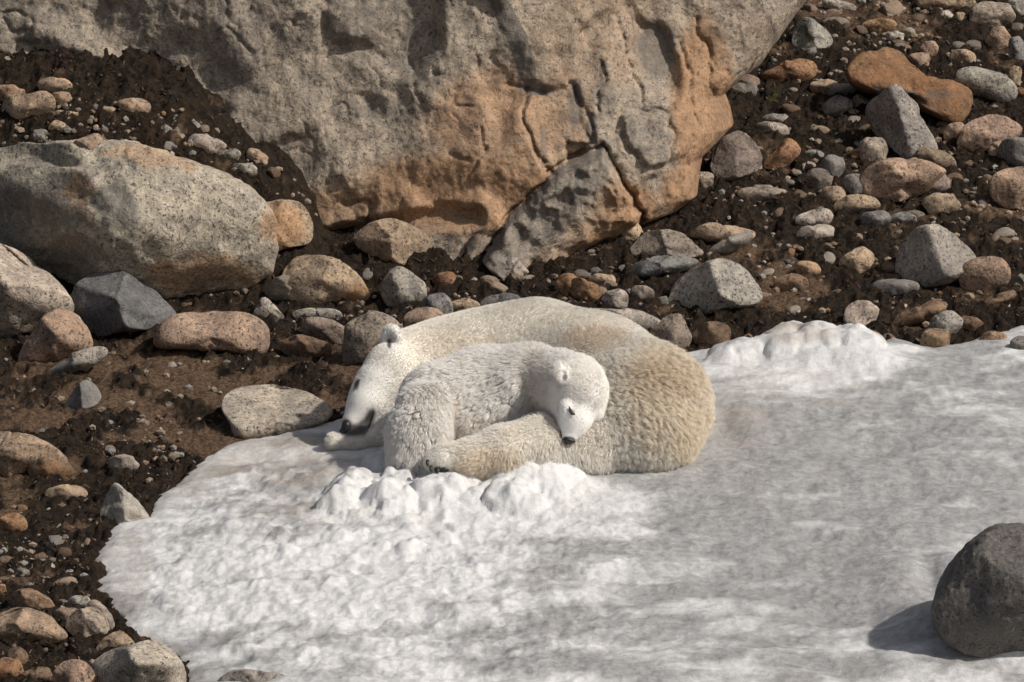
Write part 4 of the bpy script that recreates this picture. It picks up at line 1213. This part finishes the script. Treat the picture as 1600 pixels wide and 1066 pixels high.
def tube_part(name, pts, rads, mat, root, root_loc, flat=1.0, n=8):
    pts = np.array(pts); rads = np.interp(np.linspace(0, 1, len(pts)), np.linspace(0, 1, len(rads)), rads)
    # resample smoothly
    t = np.linspace(0, len(pts) - 1, 4 * (len(pts) - 1) + 1)
    Pq = np.stack([np.interp(t, np.arange(len(pts)), pts[:, i]) for i in range(3)], 1)
    rq = np.interp(t, np.arange(len(pts)), rads)
    V = []
    for i in range(len(Pq)):
        d = Pq[min(i + 1, len(Pq) - 1)] - Pq[max(i - 1, 0)]; d /= np.linalg.norm(d) + 1e-9
        s = np.cross(d, FW); s /= np.linalg.norm(s) + 1e-9
        u_ = np.cross(s, d)
        for k in range(n):
            a = 2 * math.pi * k / n
            V.append(Pq[i] + rq[i] * (math.cos(a) * s + math.sin(a) * u_ * flat))
    nr = len(Pq)
    Fq = [[i * n + k, i * n + (k + 1) % n, (i + 1) * n + (k + 1) % n, (i + 1) * n + k] for i in range(nr - 1) for k in range(n)]
    V = np.array(V)
    for ring in (0, nr - 1):
        V[ring * n:(ring + 1) * n] = V[ring * n:(ring + 1) * n].mean(0) + 0.05 * (V[ring * n:(ring + 1) * n] - V[ring * n:(ring + 1) * n].mean(0))
    return mesh_obj(name, V - root_loc, Fq, mat, root)

def blob_part(name, c, axes, mat, root, root_loc, seed=0, power=0.85):
    V, F = ico(4)
    S = np.sign(V) * np.abs(V) ** power
    S = S + S * (0.06 * fbm(V * 1.8 + seed, 2))[:, None]
    W = S[:, :1] * axes[0] + S[:, 1:2] * axes[1] + S[:, 2:3] * axes[2]
    return mesh_obj(name, W + c - root_loc, F, mat, root)

# ---- the mother
mo = Body()
mo.chain([(640, 570, 55, .55), (684, 576, 74, .62), (755, 580, 96, .70), (838, 576, 107, .72), (925, 600, 110, .52), (992, 640, 114, .12)], .10, .022, lean=.86)
mo.chain([(760, 640, 80, .62), (880, 650, 90, .50)], .1, .024)
mo.chain([(1004, 640, 106, .0), (1000, 655, 100, -.04)], .035, .034, lean=.70)
mo.chain([(985, 682, 68, -.10), (905, 690, 58, -.20), (845, 698, 49, -.28), (785, 710, 43, -.36), (737, 719, 32, -.40), (694, 718, 23, -.42), (676, 722, 18, -.425)], .05, .030, lean=.78)
mo.chain([(772, 722, 30, -.37), (760, 738, 20, -.40)], .04, .03)
mo.chain([(585, 598, 30, .36), (612, 580, 44, .42), (645, 572, 54, .55)], .05, .014, 3, .88)
mo.chain([(600, 640, 34, .33), (625, 622, 50, .40), (665, 600, 60, .52)], .05, .018, 3, .85)
mo.chain([(553, 660, 21, .26), (572, 630, 29, .31), (590, 602, 34, .36)], .04, .008, 2, .9)
mo.chain([(566, 668, 16, .27), (592, 658, 24, .31), (620, 645, 34, .36)], .03, .011, 2, .88)
mo.chain([(555, 612, 8, .335), (563, 596, 9, .335)], .02, .008, 1, .9)
mo.chain([(660, 672, 36, .42), (600, 684, 24, .30), (555, 685, 22, .24), (522, 689, 16, .21)], .04, .022, 4, .85)
def ear(c, wid, hgt, face, r, cup):
    f = np.array(face, float); f /= np.linalg.norm(f)
    hv = np.array(hgt, float); hv -= hv @ f * f; hv /= np.linalg.norm(hv)
    wv = np.cross(hv, f)
    return (np.array(c), np.stack([wv, hv, f]), np.array(r, float), cup)
mo.ears.append(ear(BP(612, 531, .44), None, (-.12, 0, 1), (-.55, -.85, .1), (.056, .070, .028), .05))
mo.ears.append(ear(BP(634, 538, .66), None, (.1, 0, 1), (-.75, -.65, .1), (.045, .06, .026), .040))
def mo_col(px, py):
    base = np.array([.935, .905, .855])
    c = np.repeat(base[None], len(px), 0)
    def lay(lst, tgt):
        nonlocal c
        k = blobs(px, py, lst)[:, None]
        c = c * (1 - k) + np.array(tgt) * k
    lay([(1060, 620, 95, 110, .45), (1090, 680, 60, 60, .6)], (.90, .80, .64))
    lay([(1040, 590, 70, 40, .35), (930, 530, 60, 25, .4)], (.72, .60, .46))
    lay([(770, 735, 70, 40, .7)], (.90, .81, .67))
    lay([(590, 620, 70, 80, .6)], (.94, .92, .89))
    lay([(600, 690, 90, 24, .5)], (.94, .92, .9))
    lay([(612, 530, 30, 30, .8)], (.94, .92, .90))
    lay([(700, 560, 110, 60, .35)], (.88, .82, .73))
    return c
mo_dark = [(540, 669, 14, 16, 1.0), (608, 537, 5, 10, .9), (557, 602, 4, 9, .7)]
def mo_lens(hx, hy, flow, ln, le, P0):
    curl = 0.15 + blobs(hx, hy, [(1030, 610, 120, 130, 1.0)])
    rump = blobs(hx, hy, [(1010, 640, 140, 130, 1.0)])
    hang = blobs(hx, hy, [(860, 725, 110, 40, 1.0)])
    flow = flow * (1 - hang)[:, None] + np.array([.1, -.15, -1.0]) * hang[:, None]
    ln = ln * (1 + .25 * rump + .7 * hang)
    foot = blobs(hx, hy, [(685, 722, 36, 28, 1.0)])
    ln = ln * (1 - .55 * foot)
    le = le - .12 * rump
    return flow, ln, le, curl, 0.35 + 1.0 * rump
mroot, mloc, msurf = make_bear('adult polar bear asleep, curled round the cub, chin on forepaw', mo, (-1.0, -.62, -.06), (1.02, 1.28, .95), .0095, 240000, mo_col, mo_dark, mo_lens, 16, 1, muzzle=lambda x, y: .95 * sstep(-5, 5, poly_sdf(x, y, [(538, 664), (556, 661), (568, 653), (576, 640), (584, 636), (589, 646), (584, 662), (576, 673), (570, 681), (556, 683), (538, 683)])))
def P_on(surf, pts, off=.004):
    out = []
    for a, b in pts:
        for k in range(12):
            p = surf(a + k, b - .4 * k, off)
            if p is not None: break
        out.append(p)
    return out
nose_c = msurf(541, 668, -0.012)
blob_part('nose', nose_c, [AX * .022 + UP * .004, UP * .034, FW * .030], MAT_NOSE, mroot, mloc, 3)
tube_part('mouth', P_on(msurf, [(570, 678), (575, 670), (579, 660), (582, 650), (585, 641)], .001), [.001, .002, .003, .003, .002], MAT_NOSE, mroot, mloc, .5)
tube_part('eye', P_on(msurf, [(553, 611), (555, 605), (558, 599), (562, 592)], .010), [.002, .006, .007, .003], MAT_NOSE, mroot, mloc, .5)
for (a, b, c2, d2) in [(664, 722, 668, 730), (669, 731, 674, 739), (680, 734, 684, 741)]:
    pa, pb = BP(a + 4, b - 3, -.475), BP(c2, d2, -.505)
    tube_part('claw', [pa, (pa + pb) / 2 + [0, -.01, .003], pb], [.009, .008, .002], MAT_CLAW, mroot, mloc)
pp = msurf(690, 734, 0.004)
if pp is not None: blob_part('paw_pad', pp, [AX * .032, UP * .014, FW * .012], MAT_NOSE, mroot, mloc, 5)

# ---- the cub
cu_ = Body()
SH = 8
cu_.chain([(872, 600, 52, -.10), (828, 606, 62, .02), (760, 614, 66, .08), (690, 632, 66, .0)], .08, .052, SH, .82)
cu_.chain([(664, 640, 44, -.16), (655, 680, 48, -.22), (648, 715, 44, -.26)], .05, .046, SH, .78)
cu_.chain([(805, 620, 50, -.06), (765, 650, 38, -.10), (735, 668, 34, -.14)], .05, .046, SH, .78)
cu_.chain([(912, 612, 40, -.27), (898, 602, 47, -.22), (872, 598, 50, -.12)], .05, .018, 4, .78)
cu_.chain([(890, 640, 30, -.29), (874, 622, 36, -.20)], .04, .018, 4, .78)
cu_.chain([(889, 682, 15, -.375), (898, 656, 26, -.34), (908, 625, 34, -.28)], .03, .008, 2, .88)
cu_.chain([(934, 648, 11, -.31), (930, 630, 18, -.27)], .03, .010, 2, .8)
cu_.chain([(886, 644, 9, -.385), (884, 634, 10, -.37)], .02, .008, 1, .9)
cu_.ears.append(ear(BP(878, 582, -.35), None, (-.35, -.25, 1), (.55, -.8, .25), (.038, .050, .022), .045))
cu_.ears.append(ear(BP(938, 588, -.16), None, (.6, .1, 1), (.5, -.8, .1), (.036, .040, .020), .030))
def cu_col(px, py):
    c = np.repeat(np.array([[.95, .93, .905]]), len(px), 0)
    k = blobs(px, py, [(840, 600, 26, 70, .35), (715, 660, 20, 50, .4), (760, 665, 60, 20, .35)])[:, None]
    return c * (1 - k) + np.array([.78, .71, .63]) * k
cu_dark = [(890, 690, 12, 9, 1.0), (873, 682, 5, 9, .9), (883, 589, 5, 7, .85), (894, 643, 5, 5, .6)]
def cu_lens(hx, hy, flow, ln, le, P0):
    return flow, ln, le, np.full(len(hx), .05), np.full(len(hx), .26)
croot, cloc, csurf = make_bear('polar bear cub asleep with its head on the adult\'s hind leg', cu_, (-.75, -.60, .0), (.60, .40, .75), .0075, 150000, cu_col, cu_dark, cu_lens, 60, 2, clump_w=.5, rad=.0008)
nc2 = csurf(889, 688, -.008)
blob_part('nose', nc2, [AX * .026 - UP * .008, UP * .013 + AX * .003, FW * .020], MAT_NOSE, croot, cloc, 9)
tube_part('mouth', P_on(csurf, [(872, 672), (874, 682), (880, 689)], .003), [.003, .006, .005], MAT_NOSE, croot, cloc, .5)
tube_part('eye', P_on(csurf, [(889, 635), (891, 641), (894, 646), (899, 648)], .009), [.002, .007, .008, .003], MAT_LID, croot, cloc, .5)
